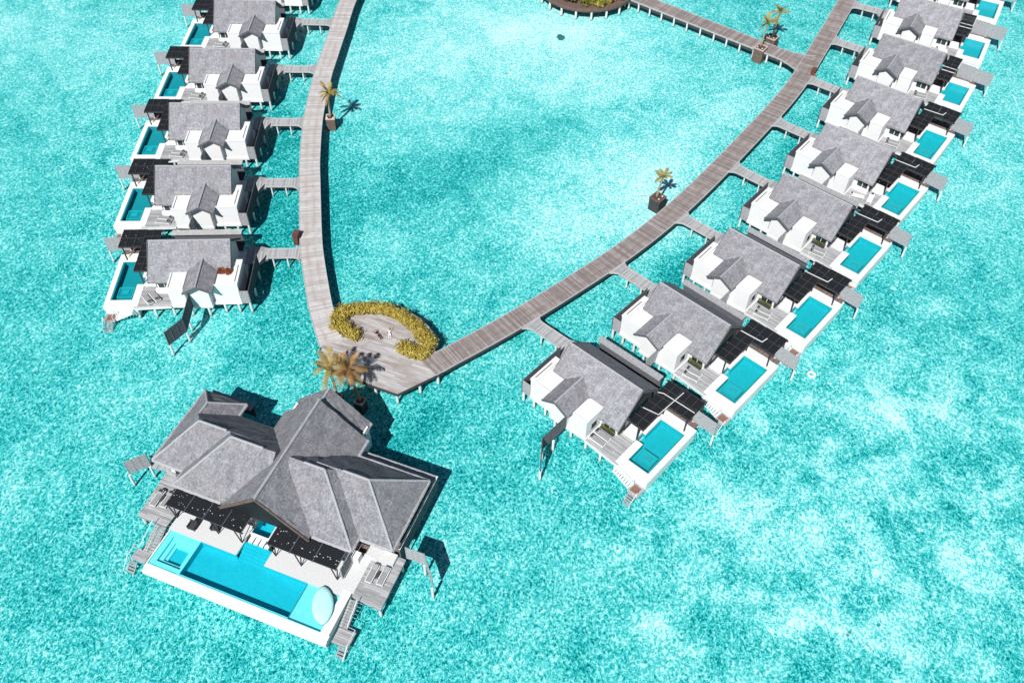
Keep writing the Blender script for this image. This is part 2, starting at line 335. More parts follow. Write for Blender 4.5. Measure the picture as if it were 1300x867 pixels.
# ------------------------------------------------------------------ boardwalks
def catmull(pts, step=1.2):
    P = [Vector((*p,0)) for p in pts]; P = [2*P[0]-P[1]] + P + [2*P[-1]-P[-2]]; out = []
    for i in range(1, len(P)-2):
        a,b,c,d = P[i-1:i+3]; n = max(2, int((c-b).length/step))
        for k in range(n):
            t = k/n
            out.append(0.5*((2*b)+(c-a)*t+(2*a-5*b+4*c-d)*t*t+(3*b-a-3*c+d)*t**3))
    out.append(P[-2]); return [(p.x,p.y) for p in out]
def normals(line):
    ns = []
    for i in range(len(line)):
        a = Vector(line[max(i-1,0)]); b = Vector(line[min(i+1,len(line)-1)]); d = (b-a).normalized(); ns.append(Vector((d.y,-d.x)))
    return ns
def ribbon(name, line, width, ztop, mat, wfun=None, thick=0.28, parent=None):
    ns = normals(line); vs = []; fs = []; uvs = []; L = 0.0; Ls = []
    for i,p in enumerate(line):
        if i: L += (Vector(p)-Vector(line[i-1])).length
        Ls.append(L); w = (wfun(i/(len(line)-1)) if wfun else width)/2
        l = Vector(p)-ns[i]*w; r = Vector(p)+ns[i]*w
        vs += [(l.x,l.y,ztop),(r.x,r.y,ztop),(r.x,r.y,ztop-thick),(l.x,l.y,ztop-thick)]; uvs.append((w,L))
    for i in range(len(line)-1):
        a=4*i; b=a+4
        fs += [(a,a+1,b+1,b),(a+1,a+2,b+2,b+1),(a+2,a+3,b+3,b+2),(a+3,a,b,b+3)]
    e=4*(len(line)-1); fs += [(0,3,2,1),(e,e+1,e+2,e+3)]
    me = bpy.data.meshes.new(name); me.from_pydata(vs,[],fs); me.materials.append(MATS[mat])
    uv = me.uv_layers.new(name='UVMap')
    for poly in me.polygons:
        for li in poly.loop_indices:
            vi = me.loops[li].vertex_index; w,L = uvs[vi//4]
            uv.data[li].uv = ((-w if vi%4 in (0,3) else w), L)
    bm = bmesh.new(); bm.from_mesh(me); bmesh.ops.recalc_face_normals(bm, faces=bm.faces); bm.to_mesh(me); bm.free()
    return link(name, me, parent)
def edge_beams(name, line, width, ztop, parent, mat='white_concrete', wfun=None, h=0.2, w=0.12):
    ns = normals(line)
    for s in (-1,1):
        mb = MB(); pts = []
        for i,p in enumerate(line):
            ww = (wfun(i/(len(line)-1)) if wfun else width)/2 + 0.01
            pts.append(Vector(p)+ns[i]*(s*ww))
        for i in range(len(pts)-1):
            mb.bar((pts[i].x,pts[i].y,ztop-0.04),(pts[i+1].x,pts[i+1].y,ztop-0.04), w, h)
        part(name, mb, mat, parent)
def piers(line, width, every, parent, ztop, r=0.15, start=1.0, inset=0.1):
    ns = normals(line); acc = -start
    proto = None
    for i in range(1,len(line)):
        acc += (Vector(line[i])-Vector(line[i-1])).length
        if acc >= 0:
            acc -= every
            for s in (-1,1):
                q = Vector(line[i])+ns[i]*(s*(width/2-inset))
                if proto is None:
                    mb = MB(); mb.post(0,0,-0.8,ztop-0.2,r); proto = mb.mesh('post','white_concrete',smooth=False)
                o = link('post', proto, parent); o.location = (q.x,q.y,0)

LEFT = catmull([(-26.5,176),(-28.2,163),(-29.9,150.5),(-30.35,140.8),(-30.8,131),(-30.95,125.9),(-30.7,115.8),(-29.7,105.9),(-28.65,99.2),(-27.15,90.3),(-26.2,85.6),(-24.2,78),(-23.4,75.5),(-21.6,70.6)])
ul = [(-10.6,68.15),(-9.0,69.5),(-1.9,74.9),(5.9,81.5),(14.2,89.1),(21.9,97.6),(31.0,109.4),(42.0,124.9),(48.3,136.1),(57.3,153.2),(63.2,165.5),(68.5,178)]
_n = normals(ul); RIGHT = catmull([(p[0]+n.x*1.47, p[1]+n.y*1.47) for p,n in zip(ul,_n)])
BRANCH = catmull([(13.0,159.3),(22.4,152.1),(34.5,142.6),(47.6,132.3)])
ISL = (12.6,157.0,9.0)
for nm, line, z, mat, ev in (('boardwalk',LEFT,Z0+0.008,'pale_walkway',4.2),('boardwalk',RIGHT,Z0+0.004,'brown_walkway',4.2),('jetty',BRANCH,Z0-0.004,'brown_walkway',2.6)):
    wf = (lambda t: 2.95 + (0 if t < 0.88 else ((t-0.88)/0.12)**2*3.2)) if nm == 'jetty' else None
    rt = ribbon(nm, line, 2.85 if nm=='boardwalk' else 2.95, z, mat, wf); rt['kind'] = 'structure'
    edge_beams('edge_beam', line, 2.85 if nm=='boardwalk' else 2.95, z, rt, 'pale_timber', wf, 0.16, 0.10)
    edge_beams('side_beam', line, 2.62, z-0.48, rt, 'dark_timber', None, 0.5, 0.12)  # dark beams added for the shade band below the deck edges
    piers(line, 2.9, ev, rt, z, inset=(0.1 if nm=='jetty' else 1.0))

# platform where the two boardwalks meet
def arc_pts(cx,cy,rx,ry,rot,a0,a1,n):
    out=[]
    for i in range(n+1):
        a=R(a0+(a1-a0)*i/n); x=rx*math.cos(a); y=ry*math.sin(a); c,s=math.cos(R(rot)),math.sin(R(rot))
        out.append((cx+x*c-y*s, cy+x*s+y*c))
    return out
plat = [(-22.75,67.3),(-16.2,64.35),(-12.96,63.06),(-7.96,66.4),(-9.0,69.7)] + arc_pts(-15.7,71.9,6.9,4.9,-24,4,176,24) + [(-22.3,74.2)]
PR = R(-21.0); _c,_s = math.cos(PR),math.sin(PR)
platL = [(x*_c+y*_s, -x*_s+y*_c) for x,y in plat]     # boards run along the front edge
mb = MB(); mb.prism(platL, Z0-0.3, Z0)
pl = link('boardwalk_platform', mb.mesh('boardwalk_platform','platform_boards')); pl['kind']='structure'
pl.rotation_euler = (0,0,PR)
fb = MB()
for i in range(len(plat)):
    a,b = platL[i],platL[(i+1)%len(platL)]
    if i < 3: fb.bar((a[0],a[1],Z0-0.12),(b[0],b[1],Z0-0.12),0.14,0.3)
part('edge_beam', fb, 'dark_timber', pl)
pm = MB(); pm.post(0,0,-0.8,Z0-0.3,0.17); pm = pm.mesh('post','white_concrete')
for x,y in [(-13.1,63.35),(-15.7,64.45),(-10.6,64.85),(-8.6,66.2),(-21.9,67.3),(-19,66),(-18,70),(-13,69),(-20.5,75),(-15,76),(-10.5,73)]:
    q = link('post', pm, pl); q.location=(x*_c+y*_s,-x*_s+y*_c,0)

# island deck at the head of the jetty
mb = MB(); mb.prism(arc_pts(ISL[0],ISL[1],ISL[2],ISL[2],0,0,360,56)[:-1], Z0-0.35, Z0+0.002)
isl = link('island_deck', mb.mesh('island_deck','brown_timber')); isl['kind']='structure'
mb = MB(); ap = arc_pts(ISL[0],ISL[1],ISL[2]+0.02,ISL[2]+0.02,0,0,360,56)
for a,b in zip(ap,ap[1:]): mb.bar((*a,Z0+0.1),(*b,Z0+0.1),0.16,0.45)
part('edge_beam', mb, 'brown_timber', isl)
pm2 = MB(); pm2.post(0,0,-0.8,Z0-0.3,0.19); pm2 = pm2.mesh('post','white_concrete')
for k in range(20):
    a=R(k*18-90+3); q=link('post',pm2,isl); q.location=(ISL[0]+8.75*math.cos(a),ISL[1]+8.75*math.sin(a),0)

# ------------------------------------------------------------------ villas
POSE = {'R8':(9.403,69.807,-0.721),'R7':(20.412,79.491,-0.741),'R6':(30.011,89.329,-0.721),'R5':(38.908,100.446,-0.708),'R4':(46.947,111.895,-0.693),
        'R3':(54.1,123.998,-0.647),'R2':(60.802,136.242,-0.576),'R1':(66.996,148.874,-0.501),'R0':(73.6,161.6,-0.49),
        'L1':(-35.205,86.782,3.187),'L2':(-38.081,101.08,3.169),'L3':(-39.849,115.288,3.166),'L4':(-40.384,129.549,3.153),'L5':(-39.784,143.988,3.135),'L6':(-38.6,158.4,3.11)}
KF = 0.895   # pitch of the villa roofs (rise over run)
RZ, RV = 5.5, 4.3

def hip_solid(mb, a0, a1, b0, b1, ze, k, hip0, hip1, skirt=0.32, axis='a', kb=None):
    """thatched roof solid; ridge along a (axis='a') or along b; kb = steeper pitch of the b1 side"""
    sw = axis == 'b'
    if sw: a0,a1,b0,b1 = b0,b1,a0,a1
    if kb is None: bm_ = (b0+b1)/2; zeb = ze
    else: bm_, b1 = kb[0], kb[2]; zeb = ze+k*(bm_-b0)-kb[1]*(b1-bm_)
    h=(bm_-b0); zr = ze+k*h
    r0 = a0+(h if hip0 else 0); r1 = a1-(h if hip1 else 0)
    vs = [(a0,b0,ze-skirt),(a1,b0,ze-skirt),(a1,b1,zeb-skirt),(a0,b1,zeb-skirt),(a0,b0,ze),(a1,b0,ze),(a1,b1,zeb),(a0,b1,zeb),(r0,bm_,zr),(r1,bm_,zr)]
    fs = [(3,2,1,0),(0,1,5,4),(1,2,6,5),(2,3,7,6),(3,0,4,7),(4,5,9,8),(6,7,8,9),(5,6,9),(7,4,8)]
    if sw: vs = [(b,a,z) for a,b,z in vs]
    mb.add(vs, fs)
    return [vs[8],vs[9]], [vs[i] for i in (4,5,6,7)]

def leaf_cloud(mb, centres, n, rnd, size=(0.16,0.34), squash=0.8):
    for _ in range(n):
        c,r=rnd.choice(centres)
        while True:
            d=Vector((rnd.uniform(-1,1),rnd.uniform(-1,1),rnd.uniform(-0.7,1)))
            if 0.35<d.length<1: break
        p=Vector(c)+Vector((d.x*r,d.y*r,d.z*r*squash))
        s=rnd.uniform(*size); nrm=(d.normalized()+Vector((rnd.gauss(0,.5),rnd.gauss(0,.5),rnd.gauss(0.2,.5)))).normalized()
        t=nrm.cross(Vector((rnd.gauss(0,1),rnd.gauss(0,1),rnd.gauss(0,1)))).normalized(); b=nrm.cross(t)
        mb.add([p-t*s,p+b*(s*0.42)+nrm*(s*.1),p+t*s,p-b*(s*0.42)+nrm*(s*.1)],[(0,1,2,3)])
    mb.open=True
MESH = {}
def vm(side, key, fn, mat, smooth=False):
    k = (side,key)
    if k not in MESH:
        mb = MB(); fn(mb); MESH[k] = mb.mesh(key.split('/')[0], mat, flip=(side=='R'), dz=Z0, smooth=smooth)
    return MESH[k]

def f_roof(mb):
    t = 0.30
    def slab(pts):  # sloping slab of thickness t (vertical)
        n=len(pts); vs=[(u,v,z-t) for u,v,z in pts]+list(pts)
        mb.add(vs,[tuple(range(n-1,-1,-1)),tuple(range(n,2*n))]+[(i,(i+1)%n,(i+1)%n+n,i+n) for i in range(n)])
    zf = lambda v: RZ-(v-RV)*KF
    # front slope: cut back at v=7.05 over the white bathroom wing, full length beside the deck
    pts=[(0,RV,RZ),(10.05,RV,RZ),(10.15,8.1,zf(8.1)),(7.35,8.1,zf(8.1)),(7.30,7.15,zf(7.15)),(0.0,7.05,zf(7.05))]
    slab(pts)
    zb = lambda v: RZ-(RV-v)*0.85
    slab([(10.05,RV,RZ-0.002),(0,RV,RZ-0.002),(0.0,0.75,zb(0.75)),(10.15,0.75,zb(0.75))])
def f_dormer(mb):
    # small gabled roof over the bay, its ridge running back into the main slope
    za,ze = 3.95,2.95; uc=3.40
    L,Rr = 1.62,5.22; vf=10.95; vb=6.0
    t=0.24
    for (ue) in (L,Rr):
        pts=[(uc,vf-0.02,za),(ue,vf,ze),(ue,7.0,ze),(uc,vb-0.2,za)]
        # underside follows
        vs=[(u,v,z-t) for u,v,z in pts]+pts
        mb.add(vs,[(3,2,1,0),(4,5,6,7),(0,1,5,4),(1,2,6,5),(2,3,7,6),(3,0,4,7)])
def f_ridge(mb):
    mb.tube([(0.0,RV,RZ+0.0),(10.05,RV,RZ+0.0)],0.10,8)
def f_dridge(mb): mb.tube([(3.40,10.95,3.97),(3.40,6.05,3.97)],0.12,8)
def f_barge(i):
    def f(mb):
        u=(10.17,-0.03)[i//2]; vf = 8.15 if u>5 else 7.05
        if i%2==0: mb.bar((u,RV,RZ-0.14),(u,vf,RZ-(vf-RV)*KF-0.14),0.06,0.30)
        else: mb.bar((u,RV,RZ-0.14),(u,0.7,RZ-(RV-0.7)*0.85-0.14),0.06,0.30)
    return f
def f_dbarge(mb):
    mb.bar((3.40,10.985,3.84),(1.60,11.0,2.84),0.06,0.26)
def f_dbarge2(mb): mb.bar((3.40,10.985,3.84),(5.24,11.0,2.84),0.06,0.26)
def f_backroof(mb):
    mb.box(0.2,9.2,-1.42,-0.66,1.76,1.88); mb.box(0.2,9.2,-1.5,-1.425,1.6,1.94)
def f_backwall(mb): mb.box(0.3,9.1,-1.36,-1.24,-0.6,1.755)
def f_passage(mb): mb.box(0.3,9.7,-1.2,0.55,-0.4,-0.25)  # floor coloured dark for the shadowed gap behind the roof
def f_house(mb):
    # walls of the main room with gable ends under the thatch
    zf = lambda v: RZ-(v-RV)*KF-0.36
    zb = lambda v: RZ-(RV-v)*0.85-0.36
    for u0,u1 in ((0.45,0.65),):
        pr=[(1.3,-0.02),(7.4,-0.02),(7.4,zf(7.4)),(RV,RZ-0.36),(1.3,zb(1.3))]
        n=len(pr); mb.add([(u0,v,z) for v,z in pr]+[(u1,v,z) for v,z in pr],[tuple(range(n-1,-1,-1)),tuple(range(n,2*n))]+[(i,(i+1)%n,(i+1)%n+n,i+n) for i in range(n)])
    mb.box(0.65,9.55,7.2,7.4,-0.02,2.45); mb.box(0.65,9.55,1.3,1.5,-0.02,2.5)
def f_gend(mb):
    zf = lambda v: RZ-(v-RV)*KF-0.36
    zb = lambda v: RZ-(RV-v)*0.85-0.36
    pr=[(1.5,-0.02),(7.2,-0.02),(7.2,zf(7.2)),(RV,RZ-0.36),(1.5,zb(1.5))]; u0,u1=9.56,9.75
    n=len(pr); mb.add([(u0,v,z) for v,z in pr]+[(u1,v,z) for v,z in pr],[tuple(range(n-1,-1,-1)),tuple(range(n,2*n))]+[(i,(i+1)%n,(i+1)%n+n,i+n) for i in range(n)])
def f_slab(mb): mb.prism([(-1.2,5.0),(-0.4,0.6),(9.9,0.6),(9.9,5.2),(7.4,5.2),(7.4,10.15),(4.75,10.25),(4.72,10.3),(2.3,10.3),(2.3,9.75),(-1.2,9.75)],-0.38,-0.02)
def f_wing(mb):
    mb.box(-1.15,1.95,5.4,9.62,-0.3,2.78)
    # parapet upstands
    mb.box(-1.2,-0.42,5.3,9.67,2.78,3.05); mb.box(-0.42,1.98,9.50,9.67,2.78,2.97)
def f_slot(mb): mb.box(-0.90,-0.78,6.3,9.2,3.04,3.062)
def f_bay(mb):
    pr=[(2.35,-0.3),(4.72,-0.3),(4.72,2.95),(3.40,3.62),(2.35,2.98)]; n=len(pr)
    mb.add([(u,10.32,z) for u,z in pr]+[(u,7.0,z) for u,z in pr],[tuple(range(n)),tuple(range(2*n-1,n-1,-1))]+[(i,i+n,(i+1)%n+n,(i+1)%n) for i in range(n)])
    mb.box(1.95,2.35,7.0,9.3,-0.3,2.6); mb.box(4.72,5.35,7.0,9.7,-0.3,1.15)
def f_bayplinth(mb): mb.box(2.30,4.78,10.325,10.38,-0.3,0.12)
def f_bath(mb):
    mb.box(5.35,7.28,7.15,10.1,-0.02,2.82)
    mb.box(5.30,7.33,9.95,10.14,2.82,2.98); mb.box(7.15,7.33,7.4,9.95,2.82,2.98); mb.box(5.30,5.47,7.4,9.95,2.82,2.98)
def f_window(mb): mb.box(7.285,7.35,8.35,9.25,0.9,1.9)
def f_pane(mb): mb.box(7.352,7.362,8.42,9.18,0.97,1.83)
def f_door(mb): mb.box(7.75,9.45,7.405,7.46,0.0,2.15)
def f_doorpane(mb): mb.box(7.85,8.56,7.462,7.475,0.08,2.05); mb.box(8.64,9.35,7.462,7.475,0.08,2.05)
def f_gabledoor(mb): mb.box(9.755,9.80,2.2,6.3,0.0,2.2)
def f_deck(mb): mb.prism([(7.40,5.2),(9.9,5.2),(9.9,5.5),(11.55,6.95),(11.55,9.9),(12.0,10.0),(12.0,10.45),(7.4,10.25)],-0.28,0.0)
def f_shadeband(mb): mb.box(-1.1,7.4,8.95,9.1,-1.05,-0.385)  # dark recessed beams added to make the shade band under the villa
def f_shadeband2(mb): mb.box(7.4,11.6,9.5,9.65,-0.95,-0.285)
def f_shadeband3(mb): mb.box(-1.1,7.4,5.0,5.15,-1.25,-0.385)
def f_deckbeam(mb): mb.bar((7.4,10.30,-0.16),(12.05,10.50,-0.16),0.08,0.34)
def f_bench(mb): mb.box(7.5,9.7,7.5,8.0,0.002,0.5)
def f_trough(mb): mb.box(7.6,9.4,7.5,7.85,0.002,0.42)
def f_leaves(mb):
    r=random.Random(6); leaf_cloud(mb,[((7.75+i*0.2,7.68,0.5+r.uniform(0,.15)),r.uniform(.14,.26)) for i in range(9)],260,r,(.05,.12))
def f_terrace(mb): mb.prism([(9.75,-1.3),(15.4,-1.3),(15.4,0.9),(11.55,0.9),(11.55,6.95),(9.9,5.5)],-0.25,-0.004)
def f_lounge(mb): mb.box(9.95,11.5,4.9,6.75,0.0,0.22)
def f_lounge2(mb): mb.box(11.6,14.6,0.95,1.95,0.032,0.2)
def coping(pv):
    def f(mb):
        z0,z1=-0.55,0.03
        mb.box(15.15,15.78,0.9,pv+1.1,z0,z1); mb.box(11.55,15.15,pv,pv+1.1,z0,z1); mb.box(11.55,15.15,0.9,2.3,z0,z1)
        mb.box(11.55,12.45,6.4,pv,z0,z1); mb.box(11.55,11.95,2.3,5.2,z0,z1+0.25)
    return f
def shell(pv):
    def f(mb):
        # outer walls and underside of the tank, below the coping
        mb.box(11.62,15.72,0.97,1.1,-1.5,-0.55); mb.box(11.62,15.72,pv+0.9,pv+1.03,-1.5,-0.55); mb.box(15.59,15.72,1.1,pv+0.9,-1.5,-0.55); mb.box(11.62,11.75,1.1,pv+0.9,-1.5,-0.55)
        mb.box(11.62,15.72,0.97,pv+1.03,-1.62,-1.5)
    return f
def basin(pv):
    def f(mb):
        poly=[(11.953,2.303),(15.147,2.303),(15.147,pv-0.003),(12.453,pv-0.003),(12.453,6.397),(11.57,6.397),(11.57,5.203),(11.953,5.203)]
        n=len(poly); zb=-0.85
        mb.add([(u,v,zb) for u,v in poly]+[(u,v,0.0) for u,v in poly],[tuple(range(n))]+[(i,(i+1)%n,(i+1)%n+n,i+n) for i in range(n)])
        mb.box(12.75,14.7,6.5,8.3 if pv>8.5 else 7.6,zb,-0.46)
    return f
def seatrim(pv):
    def f(mb):
        v1 = 8.3 if pv>8.5 else 7.6
        for (a,b,c,d) in ((12.75,14.7,6.5,6.62),(12.75,14.7,v1-.12,v1),(12.75,12.87,6.62,v1-.12),(14.58,14.7,6.62,v1-.12)): mb.box(a,b,c,d,-0.46,-0.36)
        mb.box(13.4,14.2,6.95,7.55,-0.458,-0.40)
    return f
def water(pv):
    def f(mb):
        mb.open=True
        poly=[(11.953,2.303),(15.147,2.303),(15.147,pv-0.003),(12.453,pv-0.003),(12.453,6.397),(11.57,6.397),(11.57,5.203),(11.953,5.203)]
        mb.add([(u,v,-0.03) for u,v in poly],[tuple(range(len(poly)))]); mb.up=True
    return f
def edge(pv):
    def f(mb):
        mb.box(15.02,15.145,2.31,pv-0.01,-0.5,-0.055); mb.box(12.46,15.02,pv-0.13,pv-0.01,-0.5,-0.055)
    return f
def f_pergA(mb):
    rnd=random.Random(3); u=10.22
    while u<12.15:
        v=-1.1
        while v<6.5:
            l=min(rnd.uniform(1.2,3.2),6.5-v)
            mb.box(u,u+0.118,v,v+l-(0.09 if rnd.random()<0.45 else 0.0),2.40,2.45); v+=l
        u+=0.125
def f_pergB(mb):
    rnd=random.Random(5); u=12.24
    while u<15.1:
        v=-1.15
        while v<2.1:
            l=min(rnd.uniform(0.9,2.4),2.1-v)
            mb.box(u,u+0.118,v,v+l-(0.09 if rnd.random()<0.35 else 0.0),2.40,2.45); v+=l
        u+=0.125
def f_beamsA(mb):
    for v in (-1.0,1.5,4.0,6.4): mb.box(10.0,12.2,v-0.06,v+0.06,2.22,2.398)
def f_battA(mb):
    for v in (-1.0,0.2,1.5,2.8,4.0,5.2,6.45): mb.box(10.15,12.2,v-0.035,v+0.035,2.452,2.49)
    for u in (11.2,12.17): mb.box(u-0.035,u+0.035,-1.1,6.5,2.491,2.53)
def f_beamsB(mb):
    for v in (-1.05,2.0): mb.box(12.2,15.2,v-0.06,v+0.06,2.22,2.398)
def f_battB(mb):
    for u in (13.2,14.2,15.1): mb.box(u-0.035,u+0.035,-1.15,2.1,2.491,2.53)
    for v in (-1.1,0.5,2.05): mb.box(12.24,15.1,v-0.035,v+0.035,2.452,2.49)
def pp(u,v): return lambda mb: mb.box(u-0.07,u+0.07,v-0.07,v+0.07,-0.004,2.22)
def f_sail(mb):
    pts=[(10.3,1.55,2.60),(13.1,1.35,2.60),(13.25,0.45,2.60)]
    for a,b in zip(pts,pts[1:]): mb.bar(a,b,0.09,0.06)
def f_sail8(mb):
    for pts in ([(10.35,4.1,2.60),(12.2,3.75,2.60)],[(10.3,1.3,2.60),(10.9,1.0,2.60)],[(10.9,1.0,2.60),(15.0,0.9,2.60)],[(12.2,3.75,2.60),(12.5,-0.6,2.60)]):
        for a,b in zip(pts,pts[1:]): mb.bar(a,b,0.08,0.05)
def f_plank2(mb):
    for v in (2.6,3.7): mb.box(10.2,12.3,v,v+0.16,2.462,2.50)
def screen(u0,v0,u1,v1,z0,z1,slats=14):
    def f(mb):
        mb.bar((u0,v0,(z0+z1)/2),(u1,v1,(z0+z1)/2),0.03,z1-z0)
        for i in range(slats):
            z=z0+(i+0.5)*(z1-z0)/slats; mb.bar((u0,v0,z),(u1,v1,z),0.075,(z1-z0)/slats*0.62)
        n=3
        for i in range(n+1):
            t=i/n; mb.bar((u0+(u1-u0)*t,v0+(v1-v0)*t,z0),(u0+(u1-u0)*t,v0+(v1-v0)*t,z1),0.10,0.10)
    return f
def stilt(u,v,z1=-0.3): return lambda mb: mb.post(u,v,-2.8,z1,0.155)
def f_landing(mb): mb.prism([(-3.3,0.15),(-3.3,2.1),(-2.3,3.0),(-0.42,3.0),(-0.42,-0.2),(-2.3,-0.2)],-0.25,-0.012)
def f_court(mb): mb.box(-2.15,-1.2,3.01,9.6,-0.3,-0.1)  # dark floor standing for the shadow inside the entry courtyard
def f_stairs(mb):
    n=8
    for i in range(n):
        u=12.0+i*0.30; z=-0.10-i*0.15; mb.box(u,u+0.25,10.3,11.25,z-0.06,z)
    mb.bar((12.0,10.34,-0.22),(14.4,10.34,-1.42),0.07,0.2); mb.bar((12.0,11.22,-0.22),(14.4,11.22,-1.42),0.07,0.2)
def f_swimdeck(mb): mb.box(14.35,15.75,10.25,11.6,-1.36,-1.2)
def f_mat(mb): mb.box(14.5,15.4,10.4,11.3,-1.198,-1.17)
def f_ladder(mb):
    for u in (14.65,15.45): mb.bar((u,11.6,-1.2),(u,12.9,-2.3),0.09,0.14)
    for i in range(6):
        t=(i+0.5)/6; mb.box(14.65,15.45,11.6+1.3*t-0.09,11.6+1.3*t+0.09,-1.2-1.1*t-0.02,-1.2-1.1*t+0.03)
def f_rail(mb):
    mb.tube([(15.6,11.55,-1.2),(15.6,11.55,-0.35),(15.6,12.7,-1.2),(15.6,12.7,-2.2)],0.035,6)
def f_rail2(mb):
    mb.tube([(14.45,11.55,-1.2),(14.45,11.55,-0.35),(14.45,10.6,-0.35),(14.45,10.6,-1.2)],0.035,6)
STILTS=[(-2.1,9.65),(-0.6,9.55),(1.1,9.55),(3.0,10.1),(5.2,9.9),(7.4,10.0),(9.6,10.2),(11.7,10.3),(-2.2,4.0),(-2.2,7.0),(-2.2,0.5),(0.5,0.8),(4,0.8),(8,0.8),(10,-1.1),(15.2,-1.1),(12.6,-1.1)]
TANK=[(12.0,9.7),(15.3,9.7),(15.3,5.5),(15.3,1.5),(12.0,1.5)]

def build_villa(vid, label):
    x,y,a = POSE[vid]; side = vid[0]
    root = thing('water_villa', label, 'villa', (x,y,0), a, 'thatched water villas along the boardwalks')
    P = lambda name,key,fn,mat,par=root: link(name, vm(side,key,fn,mat), par)
    far = vid in ('R0','R1','R2'); pv = 8.0 if far else 9.1; k='s' if far else ''
    rf = P('roof','roof',f_roof,'grey_thatch'); P('ridge_cap','ridge_cap',f_ridge,'pale_ridge_thatch',rf); [P('bargeboard','bargeboard/%d'%i,f_barge(i),'dark_weathered_screen',rf) for i in range(4)]
    dr = P('gable_roof','gable_roof',f_dormer,'grey_thatch'); P('ridge_cap','ridge_cap/d',f_dridge,'pale_ridge_thatch',dr); P('bargeboard','bargeboard/d',f_dbarge,'dark_weathered_screen',dr); P('bargeboard','bargeboard/d2',f_dbarge2,'dark_weathered_screen',dr)
    P('lean_to_roof','lean_to_roof',f_backroof,'weathered_screen' if side=='R' else 'pale_timber'); P('back_wall','back_wall',f_backwall,'dark_weathered_screen'); P('back_passage','back_passage',f_passage,'dark_timber')
    P('floor_beam','floor_beam/1',f_shadeband,'dark_timber'); P('floor_beam','floor_beam/2',f_shadeband2,'dark_timber'); P('floor_beam','floor_beam/3',f_shadeband3,'dark_timber'); P('gable_wall','gable_wall',f_gend,'dark_timber'); P('wall','wall',f_house,'white_plaster'); P('floor_slab','floor_slab',f_slab,'white_plaster')
    w = P('entry_wing','entry_wing',f_wing,'white_plaster'); P('roof_slot','roof_slot',f_slot,'brown_timber',w)
    P('gable_bay','gable_bay',f_bay,'white_plaster'); P('bay_plinth','bay_plinth',f_bayplinth,'white_plaster')
    b = P('bathroom_block','bathroom_block',f_bath,'white_plaster'); wd = P('window','window',f_window,'weathered_screen'); P('pane','pane',f_pane,'dark_glass',wd)
    d = P('sliding_door','sliding_door',f_door,'white_frame'); P('pane','pane/d',f_doorpane,'dark_glass',d); P('glass_door','glass_door',f_gabledoor,'dark_glass')
    dk = P('sun_deck','sun_deck',f_deck,'deck_boards_along'); P('edge_beam','edge_beam',f_deckbeam,'white_concrete',dk); P('bench','bench',f_bench,'white_plaster') if vid not in ('R5','R6','R7','R8') else link('plant_leaves',vm(side,'plant_leaves',f_leaves,'green_leaf'),P('plant_trough','plant_trough',f_trough,'dark_timber'))
    P('terrace','terrace',f_terrace,'brown_floor'); P('daybed','daybed',f_lounge,'cushion_white'); P('daybed','daybed/2',f_lounge2,'cushion_white')
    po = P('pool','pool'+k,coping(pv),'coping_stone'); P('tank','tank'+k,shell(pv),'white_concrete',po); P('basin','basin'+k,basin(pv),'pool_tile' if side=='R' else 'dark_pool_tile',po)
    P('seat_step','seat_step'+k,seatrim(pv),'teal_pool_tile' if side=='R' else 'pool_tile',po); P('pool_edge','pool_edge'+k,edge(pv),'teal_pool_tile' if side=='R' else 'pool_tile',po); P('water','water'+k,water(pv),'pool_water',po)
    pa = P('pergola','pergola',f_pergA,'black_slat_wood'); P('beam','beam',f_beamsA,'dark_timber',pa); P('batten','batten',f_battA,'dark_timber',pa)
    for i,(u,v) in enumerate(((11.55,6.4),(11.7,1.7))): P('pergola_post','pergola_post/%d'%i,pp(u,v),'dark_timber',pa)
    if not far:
        pb = P('pergola','pergola/2',f_pergB,'black_slat_wood'); P('beam','beam/2',f_beamsB,'dark_timber',pb); P('batten','batten/2',f_battB,'dark_timber',pb)
        for i,(u,v) in enumerate(((14.75,1.9),(14.9,-0.95))): P('pergola_post','pergola_post/b%d'%i,pp(u,v),'dark_timber',pb)
        if vid in ('R3','R4','R5','R6','R7'): P('shade_rail','shade_rail',f_sail,'white_frame',pa)
        if vid == 'R8': P('shade_rail','shade_rail/8',f_sail8,'white_frame',pa)
    else:
        P('shade_board','shade_board',f_plank2,'white_frame',pa)
        s2 = P('privacy_screen','privacy_screen/2',screen(12.35,0.12,14.6,0.18,0.0,2.45),'weathered_screen')
    s = P('privacy_screen','privacy_screen/1',screen(14.7,0.10,17.5,0.22,0.05,2.3),'weathered_screen')
    P('screen_post','screen_post/1',lambda mb: mb.post(17.48,0.22,-2.8,0.05,0.13),'white_concrete',s); P('screen_post','screen_post/2',lambda mb: mb.post(14.75,0.1,-2.8,0.05,0.13),'white_concrete',s)
    if vid in ('R8','L1'):
        m='dark_weathered_screen'
        s = P('side_screen','side_screen/a',screen(4.72,10.40,4.70,14.4,-0.1,2.25),m); P('screen_post','screen_post/3',lambda mb: mb.post(4.85,12.6,-2.8,-0.1,0.15),'white_concrete',s); P('screen_post','screen_post/4',lambda mb: mb.post(4.75,14.4,-2.8,-0.1,0.15),'white_concrete',s)
        s = P('side_screen','side_screen/b',screen(4.76,14.48,6.35,16.55,-0.1,2.25),m); P('screen_post','screen_post/5',lambda mb: mb.post(6.3,16.5,-2.8,-0.1,0.15),'white_concrete',s)
    else:
        s = P('side_screen','side_screen/c',screen(4.74,10.40,4.74,12.3,-0.1,2.1,12),'weathered_screen'); P('screen_post','screen_post/6',lambda mb: mb.post(4.74,12.2,-2.8,-0.1,0.14),'white_concrete',s)
    P('landing','landing',f_landing,'deck_boards_across'); P('courtyard_floor','courtyard_floor',f_court,'dark_timber')
